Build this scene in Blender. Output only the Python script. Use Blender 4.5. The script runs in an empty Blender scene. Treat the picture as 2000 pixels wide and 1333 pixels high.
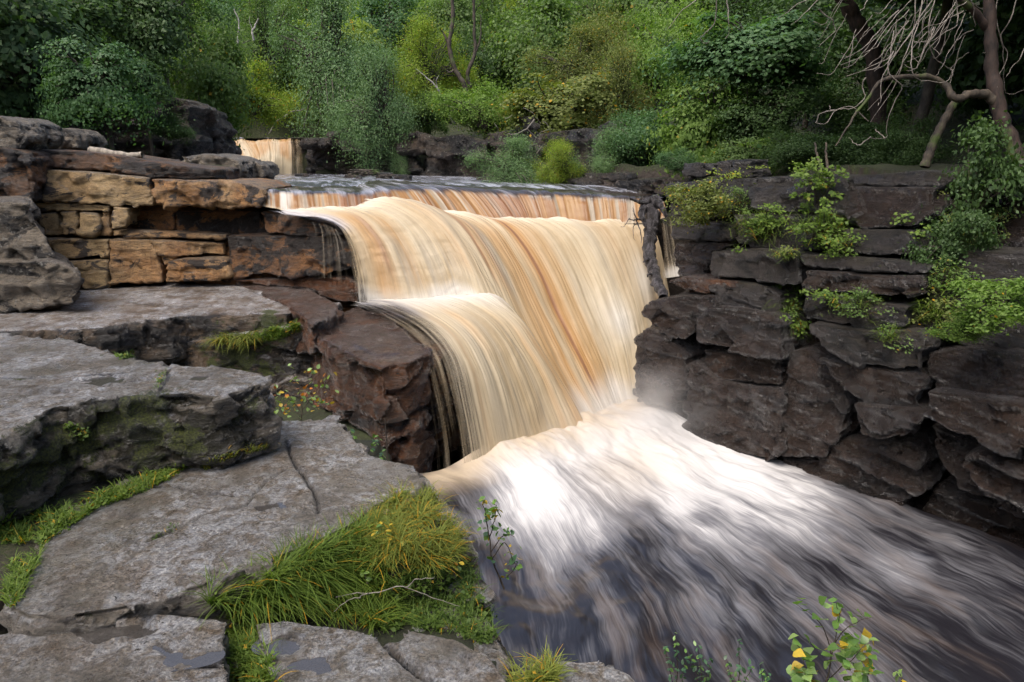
import bpy, bmesh, math, random
import numpy as np
from mathutils import Vector
from mathutils.bvhtree import BVHTree

# ------------------------------------------------------------------ camera, world, sun, exposure
sc = bpy.context.scene
COL = sc.collection
R = math.radians
PITCH = math.atan(349.5 / 1333.0)
cam_d = bpy.data.cameras.new('camera')
cam_d.sensor_width = 36.0
cam_d.lens = 24.0
cam_d.clip_start = 0.05
cam_d.clip_end = 1000.0
cam = bpy.data.objects.new('camera', cam_d)
COL.objects.link(cam)
cam.location = (0, 0, 0)
cam.rotation_euler = (math.pi / 2 - PITCH, 0, 0)
sc.camera = cam

SUN_EL, SUN_AZ = R(62), R(222)          # azimuth measured clockwise from +Y
world = bpy.data.worlds.new('World')
sc.world = world
world.use_nodes = True
wn = world.node_tree
bg = wn.nodes['Background']
sky = wn.nodes.new('ShaderNodeTexSky')
sky.sky_type = 'NISHITA'
sky.sun_disc = False
sky.sun_elevation = SUN_EL
sky.sun_rotation = SUN_AZ
sky.air_density = 1.0
sky.dust_density = 5.0
sky.ozone_density = 1.2
wn.links.new(sky.outputs[0], bg.inputs[0])
bg.inputs[1].default_value = 0.15
sun_d = bpy.data.lights.new('sun', 'SUN')
sun_d.energy = 1.0
sun_d.angle = R(30)
sun_d.color = (1.0, 0.97, 0.92)
sun = bpy.data.objects.new('sun', sun_d)
COL.objects.link(sun)
sd = Vector((math.sin(SUN_AZ) * math.cos(SUN_EL), math.cos(SUN_AZ) * math.cos(SUN_EL), math.sin(SUN_EL)))
sun.rotation_euler = sd.to_track_quat('Z', 'Y').to_euler()
sc.view_settings.view_transform = 'Standard'
sc.view_settings.look = 'None'
sc.view_settings.gamma = 1.0
sc.view_settings.use_curve_mapping = False
sc.view_settings.exposure = 1.02
sc.cycles.use_denoising = True
sc.cycles.max_bounces = 6
sc.cycles.diffuse_bounces = 3
sc.cycles.glossy_bounces = 3
sc.cycles.transmission_bounces = 4
sc.cycles.volume_bounces = 2
sc.cycles.transparent_max_bounces = 16
sc.cycles.caustics_reflective = False
sc.cycles.caustics_refractive = False

# ------------------------------------------------------------------ helpers: picture point at a real distance -> place
CP, SP = math.cos(PITCH), math.sin(PITCH)
def ray(px, py):
    u = (px - 1000.0) / 1333.33; v = (666.5 - py) / 1333.33
    return np.array([u, CP + v * SP, -SP + v * CP])
def U(px, py, d):                       # d = distance along +Y (metres)
    r = ray(px, py); return r * (d / r[1])
def UZ(px, py, z):                      # where that direction meets the level z
    r = ray(px, py); return r * (z / r[2])

rng = np.random.default_rng(7)
random.seed(7)

def _h(ix, iy, iz, s):
    n = (ix.astype(np.int64) * 374761393 + iy.astype(np.int64) * 668265263 + iz.astype(np.int64) * 1274126177 + s * 1013904223) & 0xffffffff
    n = ((n ^ (n >> 13)) * 1274126177) & 0xffffffff
    n = n ^ (n >> 16)
    return (n & 0xffffff).astype(np.float32) / 16777215.0
def vnoise(p, s=0):
    p = np.asarray(p, dtype=np.float64)
    i = np.floor(p); f = (p - i).astype(np.float32); i = i.astype(np.int64)
    f = f * f * f * (f * (f * 6 - 15) + 10)
    x, y, z = i[:, 0], i[:, 1], i[:, 2]
    fx, fy, fz = f[:, 0], f[:, 1], f[:, 2]
    def L(a, b, t): return a + (b - a) * t
    c00 = L(_h(x, y, z, s), _h(x + 1, y, z, s), fx); c10 = L(_h(x, y + 1, z, s), _h(x + 1, y + 1, z, s), fx)
    c01 = L(_h(x, y, z + 1, s), _h(x + 1, y, z + 1, s), fx); c11 = L(_h(x, y + 1, z + 1, s), _h(x + 1, y + 1, z + 1, s), fx)
    return L(L(c00, c10, fy), L(c01, c11, fy), fz) * 2 - 1
def fbm(p, octv=4, s=0, gain=0.5, lac=2.03):
    p = np.asarray(p, dtype=np.float64)
    a, t, out = 1.0, 0.0, 0
    for o in range(octv):
        out = out + a * vnoise(p, s + o * 17); t += a
        p = p * lac + 3.1; a *= gain
    return out / t
def facets(p, s=0):
    """each cell of a jittered lattice gets its own tilted plane: chiselled look"""
    i0 = np.floor(p).astype(np.int64)
    best = np.full(len(p), 1e9); val = np.zeros(len(p)); sec = np.full(len(p), 1e9)
    for dx in (-1, 0, 1):
        for dy in (-1, 0, 1):
            for dz in (-1, 0, 1):
                c = i0 + np.array([dx, dy, dz])
                j = np.stack([_h(c[:, 0], c[:, 1], c[:, 2], s + k) for k in range(3)], 1)
                dd = p - (c + j)
                q = (dd ** 2).sum(1)
                g = np.stack([_h(c[:, 0], c[:, 1], c[:, 2], s + 5 + k) * 2 - 1 for k in range(3)], 1)
                v = (dd * g).sum(1) + _h(c[:, 0], c[:, 1], c[:, 2], s + 9) * 0.8 - 0.4
                m = q < best
                sec = np.where(m, best, np.minimum(sec, q))
                val = np.where(m, v, val); best = np.where(m, q, best)
    return val, np.sqrt(sec) - np.sqrt(best)
def sstep(a, b, x):
    t = np.clip((x - a) / (b - a), 0, 1); return t * t * (3 - 2 * t)

# ------------------------------------------------------------------ helpers: objects
def tag(o, label=None, cat=None, group=None, kind=None):
    if label: o['label'] = label
    if cat: o['category'] = cat
    if group: o['group'] = group
    if kind: o['kind'] = kind
    return o
def mk(name, V, F, mat, parent=None, loc=None, smooth=True, attrs=None, uv=None):
    """F is (n,3) or (n,4) int array; V world coordinates"""
    V = np.asarray(V, dtype=np.float32).reshape(-1, 3); F = np.asarray(F, dtype=np.int32)
    if parent is not None: loc = np.array(parent.location)
    elif loc is None:
        loc = np.array([(V[:, 0].min() + V[:, 0].max()) / 2, (V[:, 1].min() + V[:, 1].max()) / 2, V[:, 2].min()])
    me = bpy.data.meshes.new(name)
    k = F.shape[1]
    me.vertices.add(len(V)); me.vertices.foreach_set('co', (V - np.asarray(loc, dtype=np.float32)).astype(np.float32).ravel())
    me.loops.add(F.size); me.loops.foreach_set('vertex_index', F.ravel())
    me.polygons.add(len(F))
    me.polygons.foreach_set('loop_start', np.arange(0, F.size, k, dtype=np.int32))
    me.polygons.foreach_set('loop_total', np.full(len(F), k, dtype=np.int32))
    if smooth: me.polygons.foreach_set('use_smooth', np.ones(len(F), dtype=bool))
    for an, arr in (attrs or {}).items():
        arr = np.asarray(arr, dtype=np.float32)
        if arr.ndim == 1:
            a = me.attributes.new(an, 'FLOAT', 'POINT'); a.data.foreach_set('value', arr)
        else:
            a = me.attributes.new(an, 'FLOAT_COLOR', 'POINT'); a.data.foreach_set('color', arr.ravel())
    if uv is not None:
        l = me.uv_layers.new(name='UVMap'); l.data.foreach_set('uv', np.asarray(uv, dtype=np.float32)[F.ravel()].ravel())
    me.update(calc_edges=True)
    if mat is not None:
        for m in (mat if isinstance(mat, (list, tuple)) else [mat]): me.materials.append(m)
    o = bpy.data.objects.new(name, me)
    COL.objects.link(o)
    if parent is not None: o.parent = parent
    else: o.location = loc
    return o
def empty(name, loc):
    o = bpy.data.objects.new(name, None); o.empty_display_size = 0.1
    COL.objects.link(o); o.location = tuple(float(a) for a in loc); return o
def tubes(paths, sides=6):
    """paths: list of (points (n,3), radii (n,)) -> V, F"""
    Vs, Fs, off = [], [], 0
    for P, rr in paths:
        P = np.asarray(P, float); rr = np.asarray(rr, float); n = len(P)
        T = np.gradient(P, axis=0); T /= np.linalg.norm(T, axis=1)[:, None] + 1e-9
        ref = np.array([0.31, 0.52, 0.8]); A = np.cross(T, ref); A /= np.linalg.norm(A, axis=1)[:, None] + 1e-9
        B = np.cross(T, A)
        th = np.linspace(0, 2 * math.pi, sides, endpoint=False)
        ring = P[:, None, :] + rr[:, None, None] * (np.cos(th)[None, :, None] * A[:, None, :] + np.sin(th)[None, :, None] * B[:, None, :])
        Vs.append(ring.reshape(-1, 3))
        i = np.arange(n - 1)[:, None] * sides; j = np.arange(sides)[None, :]; j2 = (j + 1) % sides
        Fs.append((np.stack([i + j, i + j2, i + sides + j2, i + sides + j], -1).reshape(-1, 4)) + off)
        off += n * sides
    return np.concatenate(Vs), np.concatenate(Fs)
def smooth_path(P, n, wob=0.0, s=0):
    P = np.asarray(P, float); m = len(P)
    Q = np.vstack([2 * P[0] - P[1], P, 2 * P[-1] - P[-2]])
    t = np.linspace(0, m - 1 - 1e-6, n); i = t.astype(int); f = (t - i)[:, None]
    a, b, c, d = Q[i], Q[i + 1], Q[i + 2], Q[i + 3]
    r = 0.5 * ((2 * b) + (-a + c) * f + (2 * a - 5 * b + 4 * c - d) * f ** 2 + (-a + 3 * b - 3 * c + d) * f ** 3)
    if wob:
        q = np.stack([t * 1.7 + s * 13.7, t * 0 + 1.3, t * 0 + s], 1)
        r = r + wob * np.stack([fbm(q, 3, 1), fbm(q, 3, 5), fbm(q, 3, 9)], 1)
    return r

# ------------------------------------------------------------------ helpers: node materials
class NT:
    def __init__(s, name):
        s.m = bpy.data.materials.new(name); s.m.use_nodes = True
        s.t = s.m.node_tree; s.t.nodes.clear()
        s.out = s.t.nodes.new('ShaderNodeOutputMaterial')
    def n(s, typ, **kw):
        nd = s.t.nodes.new(typ)
        for k, v in kw.items():
            if k in ('ins',):
                for a, b in v.items(): s.set(nd.inputs[a], b)
            else: setattr(nd, k, v)
        return nd
    def set(s, sock, v):
        if isinstance(v, bpy.types.NodeSocket): s.t.links.new(v, sock)
        elif isinstance(v, (tuple, list)) and len(v) == 3 and sock.type == 'RGBA': sock.default_value = (*v, 1)
        else: sock.default_value = v
    def pos(s): return s.n('ShaderNodeNewGeometry').outputs['Position']
    def nrm(s): return s.n('ShaderNodeNewGeometry').outputs['Normal']
    def attr(s, name, out='Fac'): return s.n('ShaderNodeAttribute', attribute_name=name).outputs[out]
    def mapv(s, vec, scale=(1, 1, 1), loc=(0, 0, 0)):
        return s.n('ShaderNodeMapping', ins={'Vector': vec, 'Scale': scale, 'Location': loc}).outputs[0]
    def noise(s, vec, scale, detail=4, rough=0.5, dist=0.0):
        return s.n('ShaderNodeTexNoise', ins={'Vector': vec, 'Scale': scale, 'Detail': detail, 'Roughness': rough, 'Distortion': dist}).outputs[0]
    def math(s, op, a, b=0.0, clamp=False):
        nd = s.n('ShaderNodeMath', operation=op, use_clamp=clamp); s.set(nd.inputs[0], a); s.set(nd.inputs[1], b); return nd.outputs[0]
    def ramp(s, v, a, b, lo=0.0, hi=1.0):
        nd = s.n('ShaderNodeMapRange', interpolation_type='SMOOTHSTEP')
        s.set(nd.inputs[0], v); nd.inputs[1].default_value = a; nd.inputs[2].default_value = b
        nd.inputs[3].default_value = lo; nd.inputs[4].default_value = hi
        return nd.outputs[0]
    def mix(s, f, a, b, blend='MIX'):
        nd = s.n('ShaderNodeMix', data_type='RGBA', blend_type=blend)
        s.set(nd.inputs[0], f); s.set(nd.inputs[6], a); s.set(nd.inputs[7], b); return nd.outputs[2]
    def mixf(s, f, a, b):
        nd = s.n('ShaderNodeMix', data_type='FLOAT')
        s.set(nd.inputs[0], f); s.set(nd.inputs[2], a); s.set(nd.inputs[3], b); return nd.outputs[0]
    def sep(s, v): return s.n('ShaderNodeSeparateXYZ', ins={0: v}).outputs
    def bump(s, h, strength, dist, nrm=None):
        nd = s.n('ShaderNodeBump', ins={'Strength': strength, 'Distance': dist, 'Height': h})
        if nrm is not None: s.set(nd.inputs['Normal'], nrm)
        return nd.outputs[0]
    def bsdf(s, **ins):
        nd = s.n('ShaderNodeBsdfPrincipled')
        for k, v in ins.items(): s.set(nd.inputs[k.replace('_', ' ')], v)
        return nd.outputs[0]
    def done(s, sh):
        s.t.links.new(sh, s.out.inputs[0]); return s.m

def rock_mat(name, c1, c2, stain=(0.02, 0.016, 0.012), stain_lo=0.55, stain_hi=0.62, stain_sc=2.2, top=None, moss=0.0,
             rough=(0.35, 0.75), bump=1.0, sc_=1.0, wet=0.5, streak=0.0, lichen=0.0, puddle=None, zs=2.6):
    t = NT(name); P = t.pos(); N = t.sep(t.nrm())
    Pz = t.mapv(P, (1, 1, zs))
    big = t.noise(P, 1.3 * sc_, 6, 0.6)
    mid = t.noise(Pz, 7 * sc_, 8, 0.65, 0.4)
    fine = t.noise(P, 55 * sc_, 6, 0.7)
    col = t.mix(t.ramp(big, 0.35, 0.65), c1, c2)
    col = t.mix(t.ramp(mid, 0.3, 0.7), t.mix(0.45, col, (0.0, 0.0, 0.0)), col)
    col = t.mix(t.ramp(fine, 0.40, 0.62, 0, 0.55), col, t.mix(1.0, col, (1.55, 1.5, 1.45), 'MULTIPLY'))
    col = t.mix(t.ramp(fine, 0.44, 0.30, 0, 0.5), col, t.mix(1.0, col, (0.45, 0.42, 0.4), 'MULTIPLY'))
    if top:  # separate colour on upward faces; the silvery ones paint in sky sheen
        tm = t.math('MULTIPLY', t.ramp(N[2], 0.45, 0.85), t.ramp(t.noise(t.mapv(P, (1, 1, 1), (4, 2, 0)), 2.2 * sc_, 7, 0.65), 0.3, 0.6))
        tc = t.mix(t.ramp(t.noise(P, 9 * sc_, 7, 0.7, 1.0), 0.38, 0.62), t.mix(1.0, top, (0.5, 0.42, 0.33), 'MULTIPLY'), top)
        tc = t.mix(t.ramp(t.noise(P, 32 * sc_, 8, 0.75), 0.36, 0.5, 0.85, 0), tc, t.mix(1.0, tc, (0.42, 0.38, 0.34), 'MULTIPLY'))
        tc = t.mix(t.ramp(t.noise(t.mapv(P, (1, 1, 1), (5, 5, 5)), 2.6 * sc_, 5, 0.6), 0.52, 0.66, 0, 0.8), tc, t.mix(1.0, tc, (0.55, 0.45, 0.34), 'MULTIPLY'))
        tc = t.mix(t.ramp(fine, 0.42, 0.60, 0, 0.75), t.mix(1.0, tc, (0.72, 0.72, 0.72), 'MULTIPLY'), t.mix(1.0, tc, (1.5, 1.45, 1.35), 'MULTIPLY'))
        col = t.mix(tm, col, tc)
    st = t.noise(t.mapv(P, (1, 1, 1.8), (9, 1, 3)), stain_sc * sc_, 10, 0.68, 0.5)
    stm = t.ramp(st, stain_lo, stain_hi)
    if top: stm = t.math('MULTIPLY', stm, t.ramp(N[2], 0.95, 0.55, 0.12, 1.0))
    col = t.mix(stm, col, stain)
    sp = t.noise(P, 28 * sc_, 3, 0.5)
    col = t.mix(t.math('MULTIPLY', t.ramp(sp, 0.66, 0.70), t.ramp(big, 0.4, 0.6)), col, stain)
    if lichen:
        li = t.noise(t.mapv(P, (1, 1, 1), (1, 8, 5)), 16 * sc_, 8, 0.7)
        col = t.mix(t.ramp(li, 0.60 - lichen * 0.1, 0.66 - lichen * 0.1, 0, 0.8), col, (0.36, 0.34, 0.29))
    if streak:
        s2 = t.noise(t.mapv(P, (9, 9, 0.7)), 1.6, 5, 0.6)
        col = t.mix(t.ramp(s2, 0.5, 0.66, 0, streak), col, stain)
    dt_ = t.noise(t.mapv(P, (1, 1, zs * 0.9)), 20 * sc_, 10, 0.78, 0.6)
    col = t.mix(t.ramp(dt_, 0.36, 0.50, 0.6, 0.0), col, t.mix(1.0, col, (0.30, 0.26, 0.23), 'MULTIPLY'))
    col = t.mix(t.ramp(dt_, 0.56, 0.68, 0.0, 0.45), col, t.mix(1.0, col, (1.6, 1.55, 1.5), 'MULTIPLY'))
    ck = t.attr('crack')
    col = t.mix(ck, col, (0.012, 0.01, 0.006))
    rg = t.noise(t.mapv(P, (1, 1, 1), (3, 3, 3)), 3.0 * sc_, 6, 0.7)
    rgh = t.mixf(t.ramp(rg, 0.5 - wet * 0.3, 0.95 - wet * 0.3), rough[0], rough[1])
    if moss:
        ms = t.noise(t.mapv(P, (1, 1, 1.3), (2, 6, 1)), 2.6 * sc_, 9, 0.7)
        mm = t.ramp(t.math('ADD', ms, t.math('MULTIPLY', t.attr('moss'), 0.17)), 0.74 - moss * 0.16, 0.80 - moss * 0.16)
        mc = t.mix(t.ramp(t.noise(P, 90, 4, 0.7), 0.35, 0.65), (0.018, 0.022, 0.004), (0.11, 0.13, 0.015))
        mc = t.mix(t.ramp(t.noise(P, 6, 4, 0.6), 0.5, 0.7, 0, 0.75), mc, (0.018, 0.014, 0.008))
        col = t.mix(mm, col, mc)
        rgh = t.mixf(mm, rgh, 0.95)
    h = t.math('ADD', t.math('MULTIPLY', mid, 0.55), t.math('MULTIPLY', dt_, 0.55))
    h = t.math('ADD', h, t.math('MULTIPLY', fine, 0.2))
    nb = t.bump(h, 1.0, 0.24 * bump)
    return t.done(t.bsdf(Base_Color=col, Roughness=rgh, Normal=nb, Specular_IOR_Level=0.5, Coat_Weight=t.mixf(t.ramp(rg, 0.35, 0.6), min(1.0, wet * 1.1), wet * 0.35), Coat_Roughness=0.14, Coat_IOR=1.75, Coat_Normal=t.bump(h, 1.0, 0.12 * bump)))

def leaf_mat(name, c1, c2, rough=0.45, trans=0.35, yellow=0.0):
    rough = rough + 0.15
    t = NT(name); r = t.attr('rnd')
    P = t.pos()
    col = t.mix(r, c1, c2)
    col = t.mix(t.ramp(t.noise(P, 0.9, 3, 0.6), 0.35, 0.7, 0, 0.6), col, t.mix(1.0, col, (0.7, 0.75, 0.75), 'MULTIPLY'))
    if yellow: col = t.mix(t.ramp(r, 1 - yellow, 1 - yellow + 0.01), col, (0.45, 0.26, 0.02))
    a = t.bsdf(Base_Color=col, Roughness=rough, Specular_IOR_Level=0.3)
    b = t.n('ShaderNodeBsdfTranslucent', ins={0: t.mix(1.0, col, (1.3, 1.5, 0.6), 'MULTIPLY')}).outputs[0]
    m = t.n('ShaderNodeMixShader', ins={0: trans, 1: a, 2: b}).outputs[0]
    return t.done(m)
def bark_mat(name, c1, c2, sc_=1.0, moss=0.0, rough=0.8):
    t = NT(name); P = t.pos()
    n = t.noise(t.mapv(P, (1, 1, 0.35)), 14 * sc_, 7, 0.7)
    col = t.mix(t.ramp(n, 0.35, 0.65), c1, c2)
    if moss: col = t.mix(t.ramp(t.noise(P, 2.5, 5, 0.6), 0.62 - moss * 0.3, 0.72 - moss * 0.3), col, (0.05, 0.075, 0.012))
    return t.done(t.bsdf(Base_Color=col, Roughness=rough, Normal=t.bump(n, 0.7, 0.02)))
# ------------------------------------------------------------------ materials
M = {}
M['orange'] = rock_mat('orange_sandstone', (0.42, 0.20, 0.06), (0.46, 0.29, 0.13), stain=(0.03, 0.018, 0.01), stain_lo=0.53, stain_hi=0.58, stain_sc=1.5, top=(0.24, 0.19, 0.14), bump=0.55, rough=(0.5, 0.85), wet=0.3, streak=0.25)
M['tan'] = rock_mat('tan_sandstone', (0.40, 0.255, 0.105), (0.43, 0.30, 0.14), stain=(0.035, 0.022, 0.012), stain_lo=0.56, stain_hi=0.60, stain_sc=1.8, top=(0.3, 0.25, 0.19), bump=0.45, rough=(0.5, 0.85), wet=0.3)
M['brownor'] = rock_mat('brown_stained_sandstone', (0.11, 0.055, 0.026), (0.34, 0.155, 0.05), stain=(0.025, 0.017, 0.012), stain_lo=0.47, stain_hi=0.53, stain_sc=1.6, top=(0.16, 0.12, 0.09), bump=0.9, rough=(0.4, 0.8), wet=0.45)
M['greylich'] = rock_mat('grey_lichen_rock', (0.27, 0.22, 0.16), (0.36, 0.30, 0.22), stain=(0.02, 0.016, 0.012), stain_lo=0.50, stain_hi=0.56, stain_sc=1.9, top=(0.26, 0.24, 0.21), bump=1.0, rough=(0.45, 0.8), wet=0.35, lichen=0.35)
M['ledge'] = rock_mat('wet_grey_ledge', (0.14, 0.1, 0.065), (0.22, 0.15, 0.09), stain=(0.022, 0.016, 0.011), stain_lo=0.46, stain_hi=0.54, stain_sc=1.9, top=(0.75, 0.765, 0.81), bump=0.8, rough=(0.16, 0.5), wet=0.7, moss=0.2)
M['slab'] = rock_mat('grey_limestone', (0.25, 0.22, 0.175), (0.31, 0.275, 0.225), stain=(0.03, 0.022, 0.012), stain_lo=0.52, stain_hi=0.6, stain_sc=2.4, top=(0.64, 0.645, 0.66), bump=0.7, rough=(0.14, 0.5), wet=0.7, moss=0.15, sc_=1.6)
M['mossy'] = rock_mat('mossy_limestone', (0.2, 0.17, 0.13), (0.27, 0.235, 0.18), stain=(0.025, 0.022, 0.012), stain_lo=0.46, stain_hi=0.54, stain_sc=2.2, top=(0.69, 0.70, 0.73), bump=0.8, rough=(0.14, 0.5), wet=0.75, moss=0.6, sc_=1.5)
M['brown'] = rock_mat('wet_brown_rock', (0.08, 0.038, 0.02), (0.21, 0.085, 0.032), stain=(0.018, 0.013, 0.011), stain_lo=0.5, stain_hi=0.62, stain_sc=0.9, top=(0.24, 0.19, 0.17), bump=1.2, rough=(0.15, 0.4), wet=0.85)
M['dark'] = rock_mat('wet_dark_rock', (0.032, 0.021, 0.016), (0.070, 0.044, 0.031), stain=(0.012, 0.010, 0.009), stain_lo=0.5, stain_hi=0.65, stain_sc=1.0, top=(0.12, 0.105, 0.10), bump=1.1, rough=(0.12, 0.34), wet=0.95, moss=0.02, zs=5.0)  # paler top colour paints highlights onto the wall's ledges
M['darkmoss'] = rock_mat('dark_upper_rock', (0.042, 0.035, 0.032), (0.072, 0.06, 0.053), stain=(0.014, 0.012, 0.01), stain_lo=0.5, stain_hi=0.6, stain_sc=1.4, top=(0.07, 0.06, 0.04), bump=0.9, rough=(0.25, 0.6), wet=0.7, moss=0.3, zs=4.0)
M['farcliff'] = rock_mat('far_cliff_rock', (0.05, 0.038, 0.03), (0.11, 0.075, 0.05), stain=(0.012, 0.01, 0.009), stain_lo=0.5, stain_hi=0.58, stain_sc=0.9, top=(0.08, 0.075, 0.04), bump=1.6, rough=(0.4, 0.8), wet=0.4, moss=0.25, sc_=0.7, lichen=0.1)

# ------------------------------------------------------------------ ground
def seg_dist(X, Y, poly):
    d = np.full(X.shape, 1e9); ins = np.zeros(X.shape, bool); n = len(poly)
    for i in range(n):
        x1, y1 = poly[i]; x2, y2 = poly[(i + 1) % n]
        vx, vy = x2 - x1, y2 - y1
        t = np.clip(((X - x1) * vx + (Y - y1) * vy) / (vx * vx + vy * vy + 1e-9), 0, 1)
        d = np.minimum(d, np.hypot(X - x1 - t * vx, Y - y1 - t * vy))
        c = ((y1 > Y) != (y2 > Y)) & (X < (x2 - x1) * (Y - y1) / (y2 - y1 + 1e-12) + x1)
        ins ^= c
    return np.where(ins, -d, d)
GORGE = [(-3.2, 9.4), (-1.6, 8.2), (-1.1, 6.8), (-0.85, 5.0), (-0.62, 3.5), (-0.22, 2.55), (0.15, 2.05), (0.9, 1.75), (2.2, 1.4), (5, 0.6), (16, -4), (20, 1),
         (9.5, 5.0), (6.6, 7.2), (5.2, 8.6), (4.6, 9.8), (4.1, 11.2), (3.3, 12.6), (1.0, 12.55), (-1.0, 12.35), (-2.6, 11.9), (-4.4, 11.7), (-4.6, 10.2)]
RIVER = [(-4.3, 12.0), (-4.8, 13), (-6.2, 16), (-9.7, 21), (-13.2, 27), (-13.4, 36), (-8.6, 36), (-8.4, 29.8), (-4, 29.0), (-0.8, 25.0), (-0.6, 18.8),
         (1.4, 16), (3.2, 13.6), (3.0, 12.4), (1.0, 12.4), (-1.0, 12.2), (-2.6, 11.8)]
def ground_h(X, Y):
    X = np.asarray(X, float); Y = np.asarray(Y, float)
    dg = seg_dist(X, Y, GORGE); dr = seg_dist(X, Y, RIVER)
    n = fbm(np.stack([X.ravel() * 0.25, Y.ravel() * 0.25, X.ravel() * 0], 1), 4, 3).reshape(X.shape)
    n2 = fbm(np.stack([X.ravel() * 1.3, Y.ravel() * 1.3, X.ravel() * 0], 1), 4, 8).reshape(X.shape)
    far = sstep(12, 13.5, Y)
    near_l = (1 - far) * (1 - sstep(-0.3, 1.0, X - 0.28 * Y))           # the left bank beside the pool
    base = -0.35 + 0 * X
    # hillside
    dd = np.minimum(dr, dg)
    side = np.maximum(dd - 2.2, 0)
    hill = 0.42 * side + 0.3 * np.maximum(side - 4, 0)
    back = np.maximum(Y - 33, 0) * 0.42
    hill = np.minimum(np.maximum(hill, back), 16 + 0.10 * np.maximum(Y - 20, 0))
    b = base + hill + n * 1.1 * sstep(2, 8, dd) + n2 * 0.12
    b = b + 0.9 * sstep(27, 30, Y) * (1 - sstep(3, 7, dd)) + 0.25
    # left foreground: stepped rock floor under the slabs
    lf = -1.78 + n2 * 0.03
    lf = np.where(Y > 4.2, -3.2, lf)
    lf = lf + sstep(12.0, 13.0, Y) * 2.1
    lf = np.where((X < -9), lf + 0.4 * np.maximum(-9 - X, 0), lf)
    w = (1 - sstep(12.4, 13.6, Y)) * (1 - sstep(0.6, 2.4, X - 0.2 * np.maximum(Y, 0) ))
    h = b * (1 - w) + lf * w
    # banks into the river and the gorge
    bed = np.where(Y > 30.0, 0.55, -0.95)
    h = h * sstep(-0.1, 0.35, dr) + bed * (1 - sstep(-0.1, 0.35, dr))
    g = sstep(-0.1, 0.15, dg + 0.08 * n2)
    h = h * g + -4.7 * (1 - g)
    return h
def ground_grid(xs, ys):
    X, Y = np.meshgrid(xs, ys)
    Z = ground_h(X, Y)
    V = np.stack([X, Y, Z], -1).reshape(-1, 3)
    ny, nx = X.shape
    i = np.arange(ny - 1)[:, None] * nx + np.arange(nx - 1)[None, :]
    F = np.stack([i, i + 1, i + nx + 1, i + nx], -1).reshape(-1, 4)
    return V, F
def spaced(lo, a, b, hi, fine, g):
    mid = list(np.arange(a, b, fine)); out = mid[:]
    s, x = fine, b
    while x < hi: out.append(x); s *= g; x += s
    s, x = fine, a - fine
    while x > lo: out.insert(0, x); s *= g; x -= s
    return np.array(out)
t = NT('woodland_ground'); P = t.pos(); N = t.sep(t.nrm())
c = t.mix(t.ramp(t.noise(P, 1.1, 7, 0.65), 0.35, 0.65), (0.02, 0.028, 0.008), (0.045, 0.06, 0.014))
c = t.mix(t.ramp(t.noise(P, 14, 6, 0.7), 0.35, 0.7), t.mix(0.5, c, (0.02, 0.013, 0.007)), c)
c = t.mix(t.ramp(N[2], 0.75, 0.5), c, (0.035, 0.025, 0.018))
M['ground'] = t.done(t.bsdf(Base_Color=c, Roughness=0.9, Normal=t.bump(t.noise(P, 9, 8, 0.7), 1.0, 0.12)))
V, F = ground_grid(spaced(-220, -6, 7, 220, 0.09, 1.06), spaced(-60, 0.5, 14, 320, 0.09, 1.045))
ground = mk('ground', V, F, M['ground'], loc=(0, 0, 0)); tag(ground, kind='structure', label='dark wooded valley ground around the river and its gorge')
GV, GF = V, F

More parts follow.
